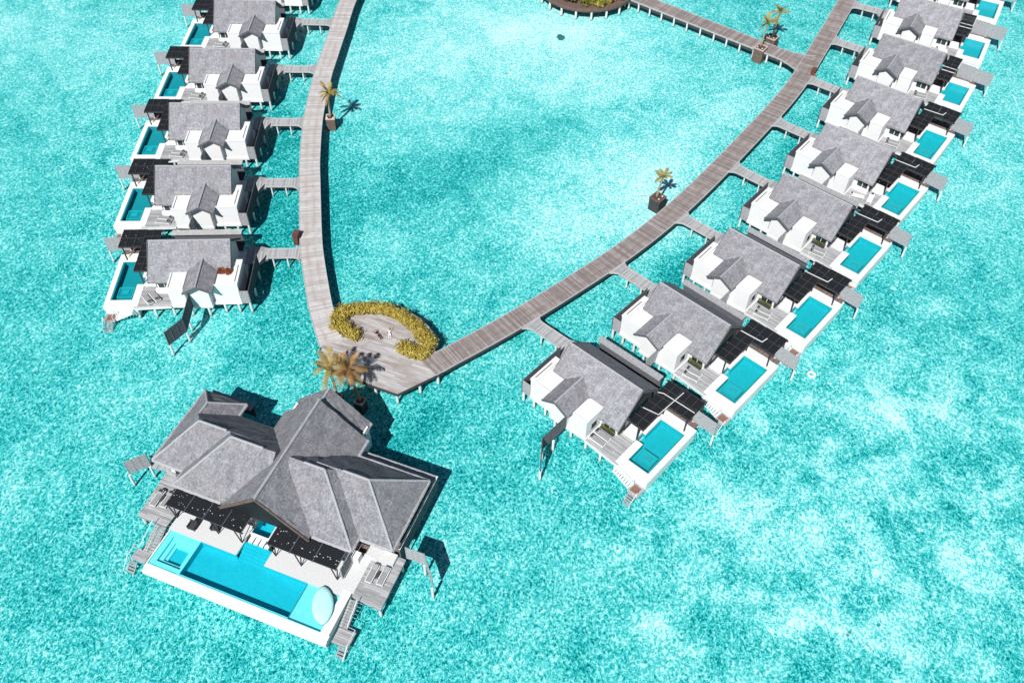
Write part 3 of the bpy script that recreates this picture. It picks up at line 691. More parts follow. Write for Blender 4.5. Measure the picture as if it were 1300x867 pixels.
    P('entry_screen','entry_screen',screen(-2.28,3.1,-2.28,9.75,-0.25,1.9,14),'dark_weathered_screen'); P('entry_screen','entry_screen/2',screen(-2.2,9.72,-1.18,9.72,-0.25,1.9,14),'weathered_screen')  # long entry screen coloured darker because it faces away from the sun
    P('stairs','stairs',f_stairs,'white_concrete'); sd = P('swim_deck','swim_deck',f_swimdeck,'deck_boards_across'); P('floor_mat','floor_mat',f_mat,'brown_mat',sd)
    P('ladder','ladder',f_ladder,'weathered_screen'); P('handrail','handrail',f_rail,'white_frame'); P('handrail','handrail/2',f_rail2,'white_frame')
    for i,(u,v) in enumerate(STILTS): P('stilt','stilt/%d'%i,stilt(u,v),'white_concrete')
    for i,(u,v) in enumerate(TANK): P('stilt','stilt/t%d'%i,stilt(u,v,-1.62),'white_concrete')
    return root

VLAB = {
 'R8':'nearest villa of the right row, white pipes on black pergola, long folded grey screen',
 'R7':'thatched villa second nearest in the right row, below the footbridge nearest the platform but one',
 'R6':'thatched villa third nearest in the right row, white swim ring floating off it',
 'R5':'thatched villa fourth nearest in the right row of villas',
 'R4':'thatched villa fifth nearest in the right row, white loungers set at an angle',
 'R3':'thatched villa sixth nearest in the right row, last with an L-shaped black pergola',
 'R2':'thatched villa seventh nearest in the right row, two grey screens in line',
 'R1':'thatched villa eighth nearest in the right row, two grey screens, near top edge',
 'R0':'farthest villa of the right row, its roof cut off by the top edge',
 'L1':'nearest villa of the left row, rust-brown tree on its roof, folded grey screen',
 'L2':'thatched villa second nearest in the left row of villas',
 'L3':'thatched villa third nearest in the left row of villas',
 'L4':'thatched villa fourth nearest in the left row, level with the lone boardwalk palm',
 'L5':'thatched villa fifth nearest in the left row, just below the top edge',
 'L6':'farthest villa of the left row, mostly cut off by the top edge',
}
VLAB['R7']='thatched villa second nearest in the right row of villas'
VID = list(POSE)
NTH = ['nearest','second nearest','third nearest','fourth nearest','fifth nearest','sixth nearest','seventh nearest','eighth nearest','farthest']
def vname(v):
    i = (8-int(v[1])) if v[0]=='R' else int(v[1])-1
    if v=='L6': i=8
    return '%s villa of the %s row' % (NTH[i], 'right' if v[0]=='R' else 'left')
for v in VID: build_villa(v, VLAB[v])

def to_world(vid,u,v,z=0.0):
    x,y,a = POSE[vid]; m = -1 if vid[0]=='R' else 1
    v = v*m
    return (x+u*math.cos(a)-v*math.sin(a), y+u*math.sin(a)+v*math.cos(a), z)

# footbridges from the boardwalk to every villa
def seg_hit(p,d,line):
    best=None
    for a,b in zip(line,line[1:]):
        ax,ay=a; ex,ey=b[0]-ax,b[1]-ay; det=d[0]*(-ey)+ex*d[1]
        if abs(det)<1e-9: continue
        t=((ax-p[0])*(-ey)+ex*(ay-p[1]))/det; s=(d[0]*(ay-p[1])-d[1]*(ax-p[0]))/det
        if 0<=s<=1 and t>0 and (best is None or t<best): best=t
    return best
for v in VID:
    p = to_world(v,-3.2,1.1); x,y,a = POSE[v]; d = (-math.cos(a),-math.sin(a))
    t = seg_hit(p[:2], d, RIGHT if v[0]=='R' else LEFT)
    if t is None: t = 6.5
    t -= 1.35
    n=14; line=[(p[0]+d[0]*t*i/n, p[1]+d[1]*t*i/n) for i in range(n+1)]
    wf = lambda s: 1.65 if s<0.78 else 1.65+((s-0.78)/0.22)**2*1.5
    root = thing('footbridge','grey plank footbridge to the '+vname(v),'footbridge',(p[0],p[1],0),0,'footbridges to the villas')
    def loc(o): o.location=(-p[0],-p[1],0)
    loc(ribbon('deck',line,1.65,Z0-0.006,'bridge_walkway',wf,0.2,root))
    ns=normals(line)
    for s in (-1,1):
        mb=MB(); pts=[Vector(q)+nn*(s*(wf(i/n)/2+0.02)) for i,(q,nn) in enumerate(zip(line,ns))]
        for q,r in zip(pts,pts[1:]): mb.bar((q.x,q.y,Z0-0.03),(r.x,r.y,Z0-0.03),0.10,0.22)
        loc(part('edge_beam',mb,'pale_timber',root))
    mb=MB()
    for q,r in zip(line,line[1:]): mb.bar((q[0],q[1],Z0-0.45),(r[0],r[1],Z0-0.45),0.9,0.5)
    loc(part('floor_beam',mb,'dark_timber',root))  # dark centre beam added to make the shade under the bridge
    for s in (0.2,0.62):
        for k in (-0.6,0.6):
            i=int(s*n); q=Vector(line[i])+ns[i]*k; mb=MB(); mb.post(q.x,q.y,-0.8,Z0-0.2,0.11); loc(part('post',mb,'white_concrete',root))

# ------------------------------------------------------------------ sun loungers
LM={}
def lounger_meshes():
    fr=MB()
    for y in (-0.33,0.33): fr.box(-0.98,0.98,y-0.035,y+0.035,0.24,0.31)
    for x in (-0.98,0.98): fr.box(x-0.03,x+0.03,-0.33,0.33,0.24,0.31)
    for i in range(9): fr.box(-0.9+i*0.2,-0.8+i*0.2,-0.3,0.3,0.26,0.295)
    LM['frame']=fr.mesh('frame','white_frame')
    lg=MB(); lg.box(-0.035,0.035,-0.035,0.035,0.0,0.24); LM['leg']=lg.mesh('leg','white_frame')
    for nm,mat in (('grey','grey_fabric'),('white','cushion_white')):
        c=MB(); c.box(-0.93,0.42,-0.27,0.27,0.315,0.38); LM['seat_'+nm]=c.mesh('seat_cushion',mat)
        c=MB(); c.add([(0.43,-0.27,0.315),(0.43,0.27,0.315),(0.95,0.27,0.52),(0.95,-0.27,0.52),(0.40,-0.27,0.38),(0.40,0.27,0.38),(0.92,0.27,0.585),(0.92,-0.27,0.585)],
                   [(3,2,1,0),(4,5,6,7),(0,1,5,4),(1,2,6,5),(2,3,7,6),(3,0,4,7)]); LM['back_'+nm]=c.mesh('backrest_cushion',mat)
    c=MB(); c.box(0.64,0.86,-0.2,0.2,0.48,0.62); LM['pillow']=c.mesh('pillow','dark_fabric')
lounger_meshes()
def lounger(x,y,rot,label,kind='grey',pillow=True,z=Z0):
    r=thing('sun_lounger',label,'sun lounger',(x,y,z+0.002),rot,'sun loungers on the decks')
    f=link('frame',LM['frame'],r)
    for a in (-0.9,0.9):
        for b in (-0.3,0.3):
            o=link('leg',LM['leg'],f); o.location=(a,b,0)
    link('seat_cushion',LM['seat_'+kind],r); bk=link('backrest_cushion',LM['back_'+kind],r)
    if pillow: link('pillow',LM['pillow'],bk)
def vrot(vid,r):   # rotation given in (u,v) space
    a=POSE[vid][2]; return a + (-r if vid[0]=='R' else r)
for v in VID:
    ang = {'L1':R(-50),'R8':0.0,'R4':R(-25)}.get(v, R(-8)); kind = 'white' if v in ('R4','R1','R0') else 'grey'
    if v=='R4': q=[(8.9,9.35,R(-20)),(10.6,8.6,R(80))]
    elif v=='L1': q=[(10.5,9.25,ang),(9.7,8.8,ang)]
    elif v=='R8': q=[(8.5,8.6,R(0)),(8.5,9.5,R(0))]
    else: q=[(9.1,8.75,ang),(9.25,9.5,ang)]
    for i,(u,w,r) in enumerate(q):
        p=to_world(v,u,w)
        which = ('nearer the deck edge' if w>=9.3 else 'nearer the house wall') if v not in ('L1','R4') else (('nearer the pool' if u>10 else 'nearer the bathroom block'))
        lounger(p[0],p[1],vrot(v,r+math.pi),'%s sun lounger %s at the %s' % ('white' if kind=='white' else 'grey', which, vname(v)),kind)

# ------------------------------------------------------------------ plants
rnd=random.Random(11)
# C-shaped hedge on the platform
HP=catmull([(-18.75,71.5),(-19.8,72.1),(-20.9,73.0),(-21.35,74.1),(-20.6,75.2),(-18.6,75.85),(-16.4,75.9),(-14.2,75.1),(-12.2,73.6),(-10.8,71.9),(-9.95,70.3),(-10.3,69.15),(-11.6,69.0),(-12.9,69.8)],0.35)
hedge=thing('hedge','C-shaped golden green leafy hedge curving round the wooden platform','hedge',(-16,73,Z0))
def hloc(o): o.location=(16,-73,-Z0)
cs=[]; core=MB()
for i,(x,y) in enumerate(HP):
    t=i/(len(HP)-1); w=0.98 if 0.25<t<0.76 else 1.18
    for _ in range(3):
        cs.append(((x+rnd.gauss(0,.20),y+rnd.gauss(0,.20),Z0+0.55+rnd.uniform(-.1,.25)),w*rnd.uniform(.55,.95)))
lm=MB(); leaf_cloud(lm,cs,14000,rnd,(0.10,0.24))
hloc(part('foliage',lm,'hedge_leaf',hedge))
for a,b in zip(HP,HP[1:]): core.bar((*a,Z0+0.2),(*b,Z0+0.2),0.95,0.39)
hloc(part('planter_bed',core,'soil',hedge))
# shrubs on the island
isl_spots=[]
for k in range(26):
    while True:
        x=rnd.uniform(-7.2,7.2); y=rnd.uniform(-7.4,3)
        if x*x+y*y<51: break
    isl_spots.append((x,y))
isl_spots += [(-5.2,-5.0),(-3.2,-6.2),(-1.0,-6.9),(1.3,-6.9),(3.6,-6.2),(5.6,-4.8)]
words=['at the left end','left of the middle','in the middle','right of the middle','at the right end']
for i,(x,y) in enumerate(isl_spots):
    h=rnd.uniform(0.7,1.25); sh=thing('shrub','bushy yellow green shrub in the bed on the round island deck','shrub',(ISL[0]+x,ISL[1]+y,Z0),0,'shrubs on the island deck')
    c=[((rnd.gauss(0,.45),rnd.gauss(0,.45),h*rnd.uniform(.45,1.0)),rnd.uniform(.45,.85)) for _ in range(6)]
    lm=MB(); leaf_cloud(lm,c,420,rnd,(0.12,0.30)); part('foliage',lm,rnd.choice(['green_leaf','green_leaf','hedge_leaf']),sh)
    st=MB()
    for _ in range(4): st.tube([(0,0,0),(rnd.gauss(0,.25),rnd.gauss(0,.25),h*.8)],[.05,.02],5)
    part('stem',st,'palm_bark',sh)

def frond(mb, base, az, rise, length, droop, rnd):
    length*=1.12; d=Vector((math.cos(az),math.sin(az),0)); n=11; pts=[]
    for i in range(n+1):
        t=i/n; pts.append(Vector(base)+d*(length*(t*math.cos(rise)*(1-.15*t)))+Vector((0,0,length*(t*math.sin(rise)-droop*t*t))))
    side=Vector((-d.y,d.x,0))
    mb.tube(pts,[0.035*(1-.8*i/n)+.005 for i in range(n+1)],4)
    for i in range(1,n*2+4):
        t=i/(n*2+4); k=int(t*n); f=t*n-k; p=pts[k]*(1-f)+pts[min(k+1,n)]*f
        tan=(pts[min(k+1,n)]-pts[k]).normalized()
        ln=length*0.27*math.sin(math.pi*min(1,0.12+t*0.86))**0.6*rnd.uniform(.7,1.1); w=0.026+0.012*rnd.random()
        for s in (-1,1):
            q=p+side*(s*ln*0.72)+tan*(ln*0.6)+Vector((0,0,-ln*rnd.uniform(.15,.5)))
            m=(p+q)/2+Vector((0,0,ln*.12))
            mb.add([p+tan*w,m+tan*w*1.1,q,m-tan*w*1.1,p-tan*w],[(0,1,2,3,4)])
    mb.open=True
def palm(x,y,z,h,lean,label,seed,nf=13,fl=2.1,dead=3,mat='palm_leaf'):
    r=random.Random(seed); t=thing('palm_tree',label,'palm tree',(x,y,z),0,'coconut palms on the boardwalks')
    top=Vector((lean[0],lean[1],h)); pts=[]
    for i in range(9):
        s=i/8; pts.append(Vector((lean[0]*s**1.6,lean[1]*s**1.6,h*s)))
    mb=MB(); mb.tube(pts,[0.19-.075*(i/8) + (0.05 if i==0 else 0) for i in range(9)],9); part('trunk',mb,'palm_bark',t,True)
    cr=MB(); a0=r.uniform(0,6.28)
    for i in range(nf):
        tier=i%3; frond(cr,top,a0+i*2.399+r.gauss(0,.15),[R(55),R(30),R(6)][tier]+r.gauss(0,.15),fl*r.uniform(.75,1.18),[.28,.34,.40][tier]+r.gauss(0,.08),r)
    part('crown',cr,mat,t)
    if dead:
        dd=MB()
        for i in range(dead): frond(dd,top-Vector((0,0,.1)),r.uniform(0,6.28),R(-18),fl*r.uniform(.7,.9),.6,r)
        part('dead_frond',dd,'rust_palm_leaf',t)
    nb=MB()
    for i in range(5):
        a=i*1.257; c=top+Vector((.16*math.cos(a),.16*math.sin(a),-.16))
        nb.tube([c+Vector((0,0,.11)),c+Vector((0,0,.05)),c-Vector((0,0,.05)),c-Vector((0,0,.11))],[.03,.1,.1,.03],7)
    part('coconut_cluster',nb,'brown_timber',t,True)
def planter(x,y,w,rot,z1,label,mat='brown_timber'):
    t=thing('planter',label,'planter',(x,y,0),rot,'square palm planters standing in the sea')
    b=MB(); b.box(-w/2,w/2,-w/2,w/2,-0.6,z1-0.08); part('box',b,'dark_timber' if mat=='pink_stone' else mat,t)  # pink-rimmed boxes are coloured dark for the shade around them
    rm=MB(); e=w/2+.05
    for q in ((-e,e,-e,-e+.2),(-e,e,e-.2,e),(-e,-e+.2,-e+.2,e-.2),(e-.2,e,-e+.2,e-.2)): rm.box(*q,z1-0.08,z1+.06)
    part('rim',rm,'pink_stone' if mat!='dark_timber' else 'brown_timber',t)
    s=MB(); s.box(-e+.2,e-.2,-e+.2,e-.2,z1-0.08,z1-0.03); part('soil',s,'soil',t)
    for k in (-1,1):
        l=MB(); l.tube([(k*.42,-.42,z1+.06),(k*.42,-.42,z1+.16)],[.10,.12],10); part('spotlight',l,'white_frame',t)
planter(-28.1,115.6,1.3,0.05,2.1,'brown timber planter against the right side of the left boardwalk')
palm(-28.1,115.6,2.08,4.1,(.25,.3),'slender palm with golden fronds in the planter beside the left boardwalk',3,12,1.9,2)
planter(20.0,98.2,1.7,0.85,2.1,'dark timber planter at the upper left side of the right boardwalk','dark_timber')
palm(19.85,98.3,2.08,3.5,(.55,.3),'short leaning palm with a thick golden trunk beside the right boardwalk',5,11,1.75,0)
planter(40.6,136.3,1.7,-.65,2.5,'tall brown planter standing off the near side of the jetty')
palm(40.6,136.5,2.48,4.3,(.35,.5),'palm in the planter on the near side of the jetty, left of its pair',8,11,1.9,2)
planter(43.3,140.3,1.7,-.65,2.1,'brown planter on the far side of the jetty')
palm(43.3,140.4,2.08,4.2,(.5,.6),'palm in the planter on the far side of the jetty, right of its pair',9,11,1.9,2)
planter(-17.15,62.2,1.05,-.4,1.9,'pale pink rimmed planter between the platform and the big residence roof','pink_stone')
palm(-17.2,62.25,1.88,3.9,(-1.1,1.3),'bushy palm with rusty hanging fronds between platform and big residence, right of its pair',21,13,2.7,7,'tan_palm_leaf')
planter(-19.9,63.0,1.0,-.4,1.6,'planter half hidden behind the big residence roof, under the left palm of the pair','pink_stone')
palm(-19.9,63.0,1.58,4.1,(-.5,1.2),'olive palm at the left corner of the platform, left of its pair',22,12,2.5,4)
# rust-coloured tree growing in the roof court of the first left villa
p=to_world('L1',0.75,7.3,Z0+2.78)
t=thing('courtyard_tree','rust-brown leafy tree on the white roof court of the nearest left villa','tree',p)
c=[((rnd.gauss(0,.55),rnd.gauss(0,.35),rnd.uniform(.15,.4)),rnd.uniform(.25,.45)) for _ in range(16)]
lm=MB(); leaf_cloud(lm,c,1500,rnd,(.06,.14),0.6); part('crown',lm,'rust_leaf',t)
tr=MB()
for _ in range(5): tr.tube([(0,0,0),(rnd.gauss(0,.3),rnd.gauss(0,.3),.7)],[.06,.02],6)
part('trunk',tr,'palm_bark',t)

# ------------------------------------------------------------------ small things along the walks
for x,y,rot,lab in ((48.0,129.5,1.05,'red-brown service cabinet on the right boardwalk edge, just below the jetty junction'),(-28.75,88.9,1.45,'red-brown service cabinet on the left edge of the left boardwalk')):
    t=thing('service_cabinet',lab,'cabinet',(x,y,0.0),rot,'red-brown service cabinets')
    b=MB(); b.box(-.62,.62,-.32,.32,1.2,2.75); part('cabinet_body',b,'red_brown_paint',t)
    b=MB(); b.box(-.68,.68,-.38,.38,2.75,2.83); part('lid',b,'red_brown_paint',t)
    for k in (-1,1):
        b=MB(); b.box(k*.02,k*.56,-.345,-.322,1.35,2.65); d=part('door',b,'red_brown_paint',t)
        h=MB(); h.box(k*.08,k*.11,-.375,-.346,1.95,2.15); part('handle',h,'white_frame',d)
    b=MB()
    for k in (-.5,.5): b.post(k,0,-.8,1.2,.1,8)
    part('post',b,'white_concrete',t)
# swim ring
t=thing('swim_ring','white swim ring floating on the water off the third villa of the right row','swim ring',(35.9,68.6,0.05))
mb=MB(); n,m=28,10; vs=[];fs=[]
for i in range(n):
    a=i*2*math.pi/n
    for j in range(m):
        b=j*2*math.pi/m; rr=.40+.14*math.cos(b); vs.append((rr*math.cos(a),rr*math.sin(a),.14*math.sin(b)))
for i in range(n):
    for j in range(m): fs.append((i*m+j,((i+1)%n)*m+j,((i+1)%n)*m+(j+1)%m,i*m+(j+1)%m))
mb.add(vs,fs); part('tube',mb,'cushion_white',t,True)
mb=MB(); 
for i in range(4):
    a=i*math.pi/2+.4; mb.tube([(.56*math.cos(a+k*.25),.56*math.sin(a+k*.25),.02+.02*(k%2)) for k in range(7)],.018,5)
part('grab_rope',mb,'grey_fabric',t)
# coral heads
def coral(x,y,rx,ry,label,seed):
    r=random.Random(seed); t=thing('coral_head',label,'coral',(x,y,0))
    mb=MB(); n,m=22,6; vs=[];fs=[]
    prof=[r.uniform(.75,1.15) for _ in range(n)]
    for j in range(m):
        s=1-j/m
        for i in range(n):
            a=i*2*math.pi/n; k=prof[i]*s**.7*r.uniform(.93,1.07); vs.append((rx*k*math.cos(a),ry*k*math.sin(a),-.05+.16*(1-s*s)))
    vs.append((0,0,.13))
    for j in range(m-1):
        for i in range(n): fs.append((j*n+i,j*n+(i+1)%n,(j+1)*n+(i+1)%n,(j+1)*n+i))
    for i in range(n): fs.append(((m-1)*n+i,(m-1)*n+(i+1)%n,m*n))
    mb.add(vs,fs); mb.open=True; part('rock',mb,'coral_rock',t,True)
coral(7.6,142.6,.95,1.1,'small dark teal coral head alone in the pale lagoon below the island deck',4)

# ------------------------------------------------------------------ two people lying on the platform
def skin_mesh(name, verts, edges, radii, mat, root=0, sub=1):
    me=bpy.data.meshes.new(name+'_skel'); me.from_pydata(verts,edges,[])
    ob=bpy.data.objects.new(name+'_skel',me); C.objects.link(ob)
    ob.modifiers.new('s','SKIN'); 
    if not me.skin_vertices: 
        bm=bmesh.new(); bm.from_mesh(me); bm.verts.layers.skin.verify(); bm.to_mesh(me); bm.free()
    for i,s in enumerate(me.skin_vertices[0].data):
        s.radius=(radii[i],radii[i]) if not hasattr(radii[i],'__len__') else radii[i]; s.use_root=(i==root); s.use_loose=False
    ss=ob.modifiers.new('b','SUBSURF'); ss.levels=sub; ss.render_levels=sub
    dg=bpy.context.evaluated_depsgraph_get(); ev=ob.evaluated_get(dg)
    out=bpy.data.meshes.new_from_object(ev); out.name=name
    bpy.data.objects.remove(ob); bpy.data.meshes.remove(me)
    out.materials.clear(); out.materials.append(MATS[mat])
    for p in out.polygons: p.use_smooth=True
    return out
def person(x,y,rot,label,top,legs,seed,arms):
    """lying on the back, head towards +x, 1.72 m long; z = height above the boards"""
    t=thing('person',label,'person',(x,y,Z0+0.02),rot)
    V=[];E=[];Rd=[]
    def add(p,r,par=None):
        V.append(p);Rd.append(r)
        if par is not None:E.append((par,len(V)-1))
        return len(V)-1
    pel=add((-.02,0,.11),(.155,.10)); bel=add((.13,0,.115),(.135,.095),pel); ch=add((.33,0,.125),(.16,.11),bel); nk0=add((.50,0,.12),(.085,.07),ch)
    nk=add((.58,0,.12),.055,nk0); hd=add((.66,0,.125),.085,nk); hd2=add((.76,0,.125),.105,hd); hd3=add((.84,0,.12),.075,hd2)
    add((.69,0,.225),.03,hd)   # nose and chin
    for s in (-1,1):
        hip=add((-.10,s*.09,.11),.09,pel); kn=add((-.50,s*(.10+.02*s),.10),.06,hip); an=add((-.88,s*.11,.065),.042,kn); add((-.93,s*.12,.12),.035,an)
        sh=add((.44,s*.19,.115),.06,nk0)
        el_p,ha_p=arms[0 if s<0 else 1]
        el=add((el_p[0],s*el_p[1],el_p[2]),.045,sh); wr=add((ha_p[0],s*ha_p[1],ha_p[2]),.03,el)
        dv=(Vector(V[wr])-Vector(V[el])).normalized(); pm=Vector(V[wr])+dv*.06; pa=add(tuple(pm),.034,wr)
        sd=dv.cross(Vector((0,0,1))).normalized()
        for k,ln in ((-.028,.06),(-.009,.075),(.010,.07),(.028,.055)):
            f1=add(tuple(pm+dv*.04+sd*k),.010,pa); f2=add(tuple(pm+dv*(.04+ln)+sd*k*1.2+Vector((0,0,-.012))),.008,f1)
        th=add(tuple(Vector(V[wr])+dv*.03+sd*(-s*.045)),.011,wr); add(tuple(Vector(V[wr])+dv*.075+sd*(-s*.06)),.009,th)
    body=link('body',skin_mesh('body',V,E,Rd,'skin'),t)
    # clothes: slightly larger than the limbs they cover
    tv=[(.0,0,.112),(.14,0,.118),(.33,0,.128),(.47,0,.122),(.44,-.19,.118),(.44,.19,.118),(.44,-.24,.118),(.44,.24,.118)]
    link('top',skin_mesh('top',tv,[(0,1),(1,2),(2,3),(3,4),(3,5),(4,6),(5,7)],[(.162,.11),(.15,.11),(.172,.122),(.10,.085),.072,.072,.066,.066],top),body)
    lv=[(.04,0,.112),(-.05,0,.11)];le=[(0,1)];lr=[(.165,.112),(.168,.112)]
    for s in (-1,1):
        b=len(lv); lv+=[(-.14,s*.09,.11),(-.50,s*.105,.10),(-.84,s*.11,.07)]; le+=[(1,b),(b,b+1),(b+1,b+2)]; lr+=[.098,.072,.058]
    link('trousers',skin_mesh('trousers',lv,le,lr,legs),body)
    link('hair',skin_mesh('hair',[(.74,0,.085),(.83,0,.095),(.885,0,.11)],[(0,1),(1,2)],[(.115,.09),(.112,.10),.07],'dark_hair'),body)
    for s in (-1,1):
        e=MB(); e.tube([(.755,s*.035,.222),(.755,s*.035,.232)],.012,8); part('eye',e,'dark_hair',body)
hb=((.78,.34,.10),(.84,.10,.05)); dn=((.18,.36,.06),(.02,.55,.05)); up=((.62,.40,.06),(.86,.46,.05))
person(-16.1,72.0,R(128),'person in black lying on the platform boards with hands behind the head','black_cloth','black_cloth',1,(hb,hb))
person(-14.75,72.2,R(100),'person in white lying on the platform boards with arms spread out','white_cloth','white_cloth',2,(up,dn))

# ------------------------------------------------------------------ the big residence
BO=(-35.97,41.27); BA=R(-20.6)
bv=thing('residence','large grey thatched residence with a long turquoise pool in the lower left','residence',(BO[0],BO[1],0),BA)
def B(name,mb,mat,par=bv,smooth=False): return part(name,mb,mat,par,smooth,Z0)
k=.9
ridges=[]
roof=MB()
def hip(*a,**kw):
    rd,ev=hip_solid(roof,*a,**kw); ridges.append((rd,ev,a,kw)); return rd,ev
#        a0    a1    b0    b1    ze   k hip0 hip1
nave=dict(a0=4.87,a1=14.85,b0=7.35,b1=19.95)
rd,_=hip_solid(roof,4.87,14.85,7.70,19.95,3.0,.93,False,False,axis='b'); naver=rd
for a_ in (4.87,14.85):   # the open gable projects as two sloping slabs
    q_=[(9.86,7.35,rd[0][2]),(a_,7.35,3.0),(a_,7.72,3.0),(9.86,7.72,rd[0][2])]
    roof.add([(x,y,z-.34) for x,y,z in q_]+q_,[(3,2,1,0),(4,5,6,7),(0,1,5,4),(1,2,6,5),(2,3,7,6),(3,0,4,7)])
hip_solid(roof,5.35,14.1,19.94,22.15,2.85,.93,False,False,axis='b')
mainL,_=hip_solid(roof,-1.0,9.0,7.80,17.6,3.0,.92,True,False,kb=(12.7,.93,17.7))
outL,_=hip_solid(roof,-4.75,6.0,9.55,17.65,2.98,.92,True,False,kb=(13.6,.93,17.75))
pav,_=hip_solid(roof,-4.78,0.45,13.0,19.3,2.96,.88,False,True,axis='b')
mainR,_=hip_solid(roof,10.5,19.3,7.86,17.6,3.0,.92,False,True,kb=(12.75,.93,17.7))
outR,_orv=hip_solid(roof,13.0,22.95,9.35,17.65,2.98,.92,False,True,kb=(13.6,.93,17.85))
OREV=_orv[2]
# subdivide lightly so the thatch edge can be uneven
rf=B('roof',roof,'dark_grey_thatch')
bm=bmesh.new(); bm.from_mesh(rf.data); bmesh.ops.triangulate(bm,faces=bm.faces)
bmesh.ops.subdivide_edges(bm,edges=[e for e in bm.edges if e.calc_length()>1.5],cuts=5,use_grid_fill=True); 
rr=random.Random(2)
for v in bm.verts: v.co += Vector((rr.gauss(0,.02),rr.gauss(0,.02),rr.gauss(0,.025)))
bm.to_mesh(rf.data); bm.free()
def cap(p,q,r=.13):
    mb=MB(); p=Vector(p);q=Vector(q); n=max(2,int((q-p).length/.6)); rr2=random.Random(int(p.x*100))
    mb.tube([p.lerp(q,i/n)+Vector((0,0,-r*.35+rr2.gauss(0,.012))) for i in range(n+1)],[r*rr2.uniform(.9,1.1) for _ in range(n+1)],8); B('ridge_cap',mb,'pale_ridge_thatch',rf)
nz=naver[0][2]
cap((9.86,7.35,nz),(9.86,19.95,nz),.15); tz=2.85+.93*(14.1-5.35)/2; cap(((5.35+14.1)/2,19.95,tz),((5.35+14.1)/2,22.15,tz))
cap(mainL[0],(7.6,mainL[0][1],mainL[0][2])); cap(mainL[0],(-1.0,7.8,3.0))
cap(outL[0],(2.6,outL[0][1],outL[0][2])); cap(outL[0],(-4.75,9.55,2.98))
cap(pav[1],(pav[1][0],15.2,pav[1][2])); cap(pav[1],(.45,19.3,2.96)); cap(pav[1],(-4.78,19.3,2.96))
cap((12.2,mainR[1][1],mainR[1][2]),mainR[1]); cap(mainR[1],(19.3,7.86,3.0)); cap((15.9,outR[1][1],outR[1][2]),outR[1]); cap(outR[1],(22.95,9.35,2.98)); cap(outR[1],OREV)
# rounded thatch eaves
def eave(p,q,r=.2):
    ev=MB()
    p=Vector(p);q=Vector(q);n=max(2,int((q-p).length/.3)); ev.tube([p.lerp(q,i/n)+Vector((0,0,-.14)) for i in range(n+1)],[r*rr.uniform(.88,1.12) for _ in range(n+1)],8); B('eave',ev,'pale_ridge_thatch',rf)
for p,q in (((-1,7.8,3),(4.7,7.8,3)),((-4.75,9.55,2.98),(-1.1,9.55,2.98)),((-4.78,9.6,2.98),(-4.78,19.3,2.96)),((15,7.86,3),(19.3,7.86,3)),((19.5,9.35,2.98),(22.95,9.35,2.98)),((22.95,9.35,2.98),OREV),((19.3,7.86,3),(19.3,9.4,3)),((-1,7.8,3),(-1,9.55,3)),((.45,17.7,2.96),(.45,19.3,2.96)),((15,OREV[1],OREV[2]),OREV),((14.85,17.7,3),(14.85,19.95,3)),((14.1,19.95,2.85),(14.1,22.15,2.85))): eave(p,q)
# front gable boards
for a_ in (4.8,14.92):
    mb=MB(); mb.bar((9.86,7.28,nz-.16),(a_,7.28,2.86),.08,.34); B('bargeboard',mb,'brown_timber',rf)
# walls
mb=MB(); mb.box(5.6,14.1,9.6,9.8,0,3.3); mb.box(5.6,14.1,21.4,21.6,-.3,2.9); mb.box(-3.9,5.6,10.4,10.6,0,2.9); mb.box(14.1,22.0,10.3,10.5,0,2.9); mb.box(-3.95,-3.75,10.6,18.6,-.3,2.85); mb.box(22.0,22.2,10.5,16.6,-.3,1.9); mb.box(-3.75,0,18.4,18.6,-.3,2.7); mb.box(14.1,22,16.6,16.8,-.3,1.6); mb.box(0,5.6,16.6,16.8,-.3,1.6); mb.box(5.5,5.7,10.6,21.4,-.3,3.2); mb.box(14.0,14.2,10.5,21.4,-.3,3.2)
B('wall',mb,'white_plaster')
pr=[(5.0,2.66),(14.72,2.66),(9.86,7.2)]; mb=MB(); mb.add([(a,7.60,z) for a,z in pr]+[(a,7.69,z) for a,z in pr],[(0,1,2),(5,4,3),(0,3,4,1),(1,4,5,2),(2,5,3,0)]); B('gable_wall',mb,'black_slat_wood')  # dark sheet across the open gable, standing for its shaded recess
for a0,a1 in ((-3.2,0.6),(1.0,5.0),(6.2,9.6),(10.1,13.6),(14.7,18.0),(18.4,21.6)):
    b0=9.58 if 5.6<a0<14 else 10.38 if a0<5 else 10.28
    mb=MB(); mb.box(a0,a1,b0-.05,b0,0.05,2.4); w=B('glass_door',mb,'dark_glass')
    mb=MB()
    for i in range(4): mb.box(a0+(a1-a0)*i/3-.04,a0+(a1-a0)*i/3+.04,b0-.085,b0-.051,0.05,2.4)
    B('frame',mb,'dark_timber',w)
# base slab, decks
mb=MB(); mb.prism([(-4.3,10.3),(-3.9,19.2),(22.75,19.2),(22.75,10.2),(20.4,9.55),(-1.5,9.55)],-.4,-.05); B('floor_slab',mb,'brown_floor')
mb=MB()
mb.box(-.15,7.78,4.5,6.9,-.35,0.0); mb.box(10.95,19.95,4.5,6.9,-.35,0.0); mb.box(-.2,7.75,6.9,9.4,-.35,-.003); mb.box(10.0,19.95,6.9,9.4,-.35,-.003); mb.box(19.15,20.5,5.2,9.0,-.32,0.012)
B('stone_terrace',mb,'terrace_stone')
mb=MB(); mb.prism([(20.5,4.85),(23.75,4.55),(23.7,10.25),(20.0,10.25),(20.5,8.9)],-.28,0.0); B('wooden_deck',mb,'deck_boards_along')
mb=MB(); mb.prism([(-4.0,4.6),(-.5,4.55),(-.3,9.4),(-4.4,10.3)],-.28,0.0); B('wooden_deck',mb,'deck_boards_along')
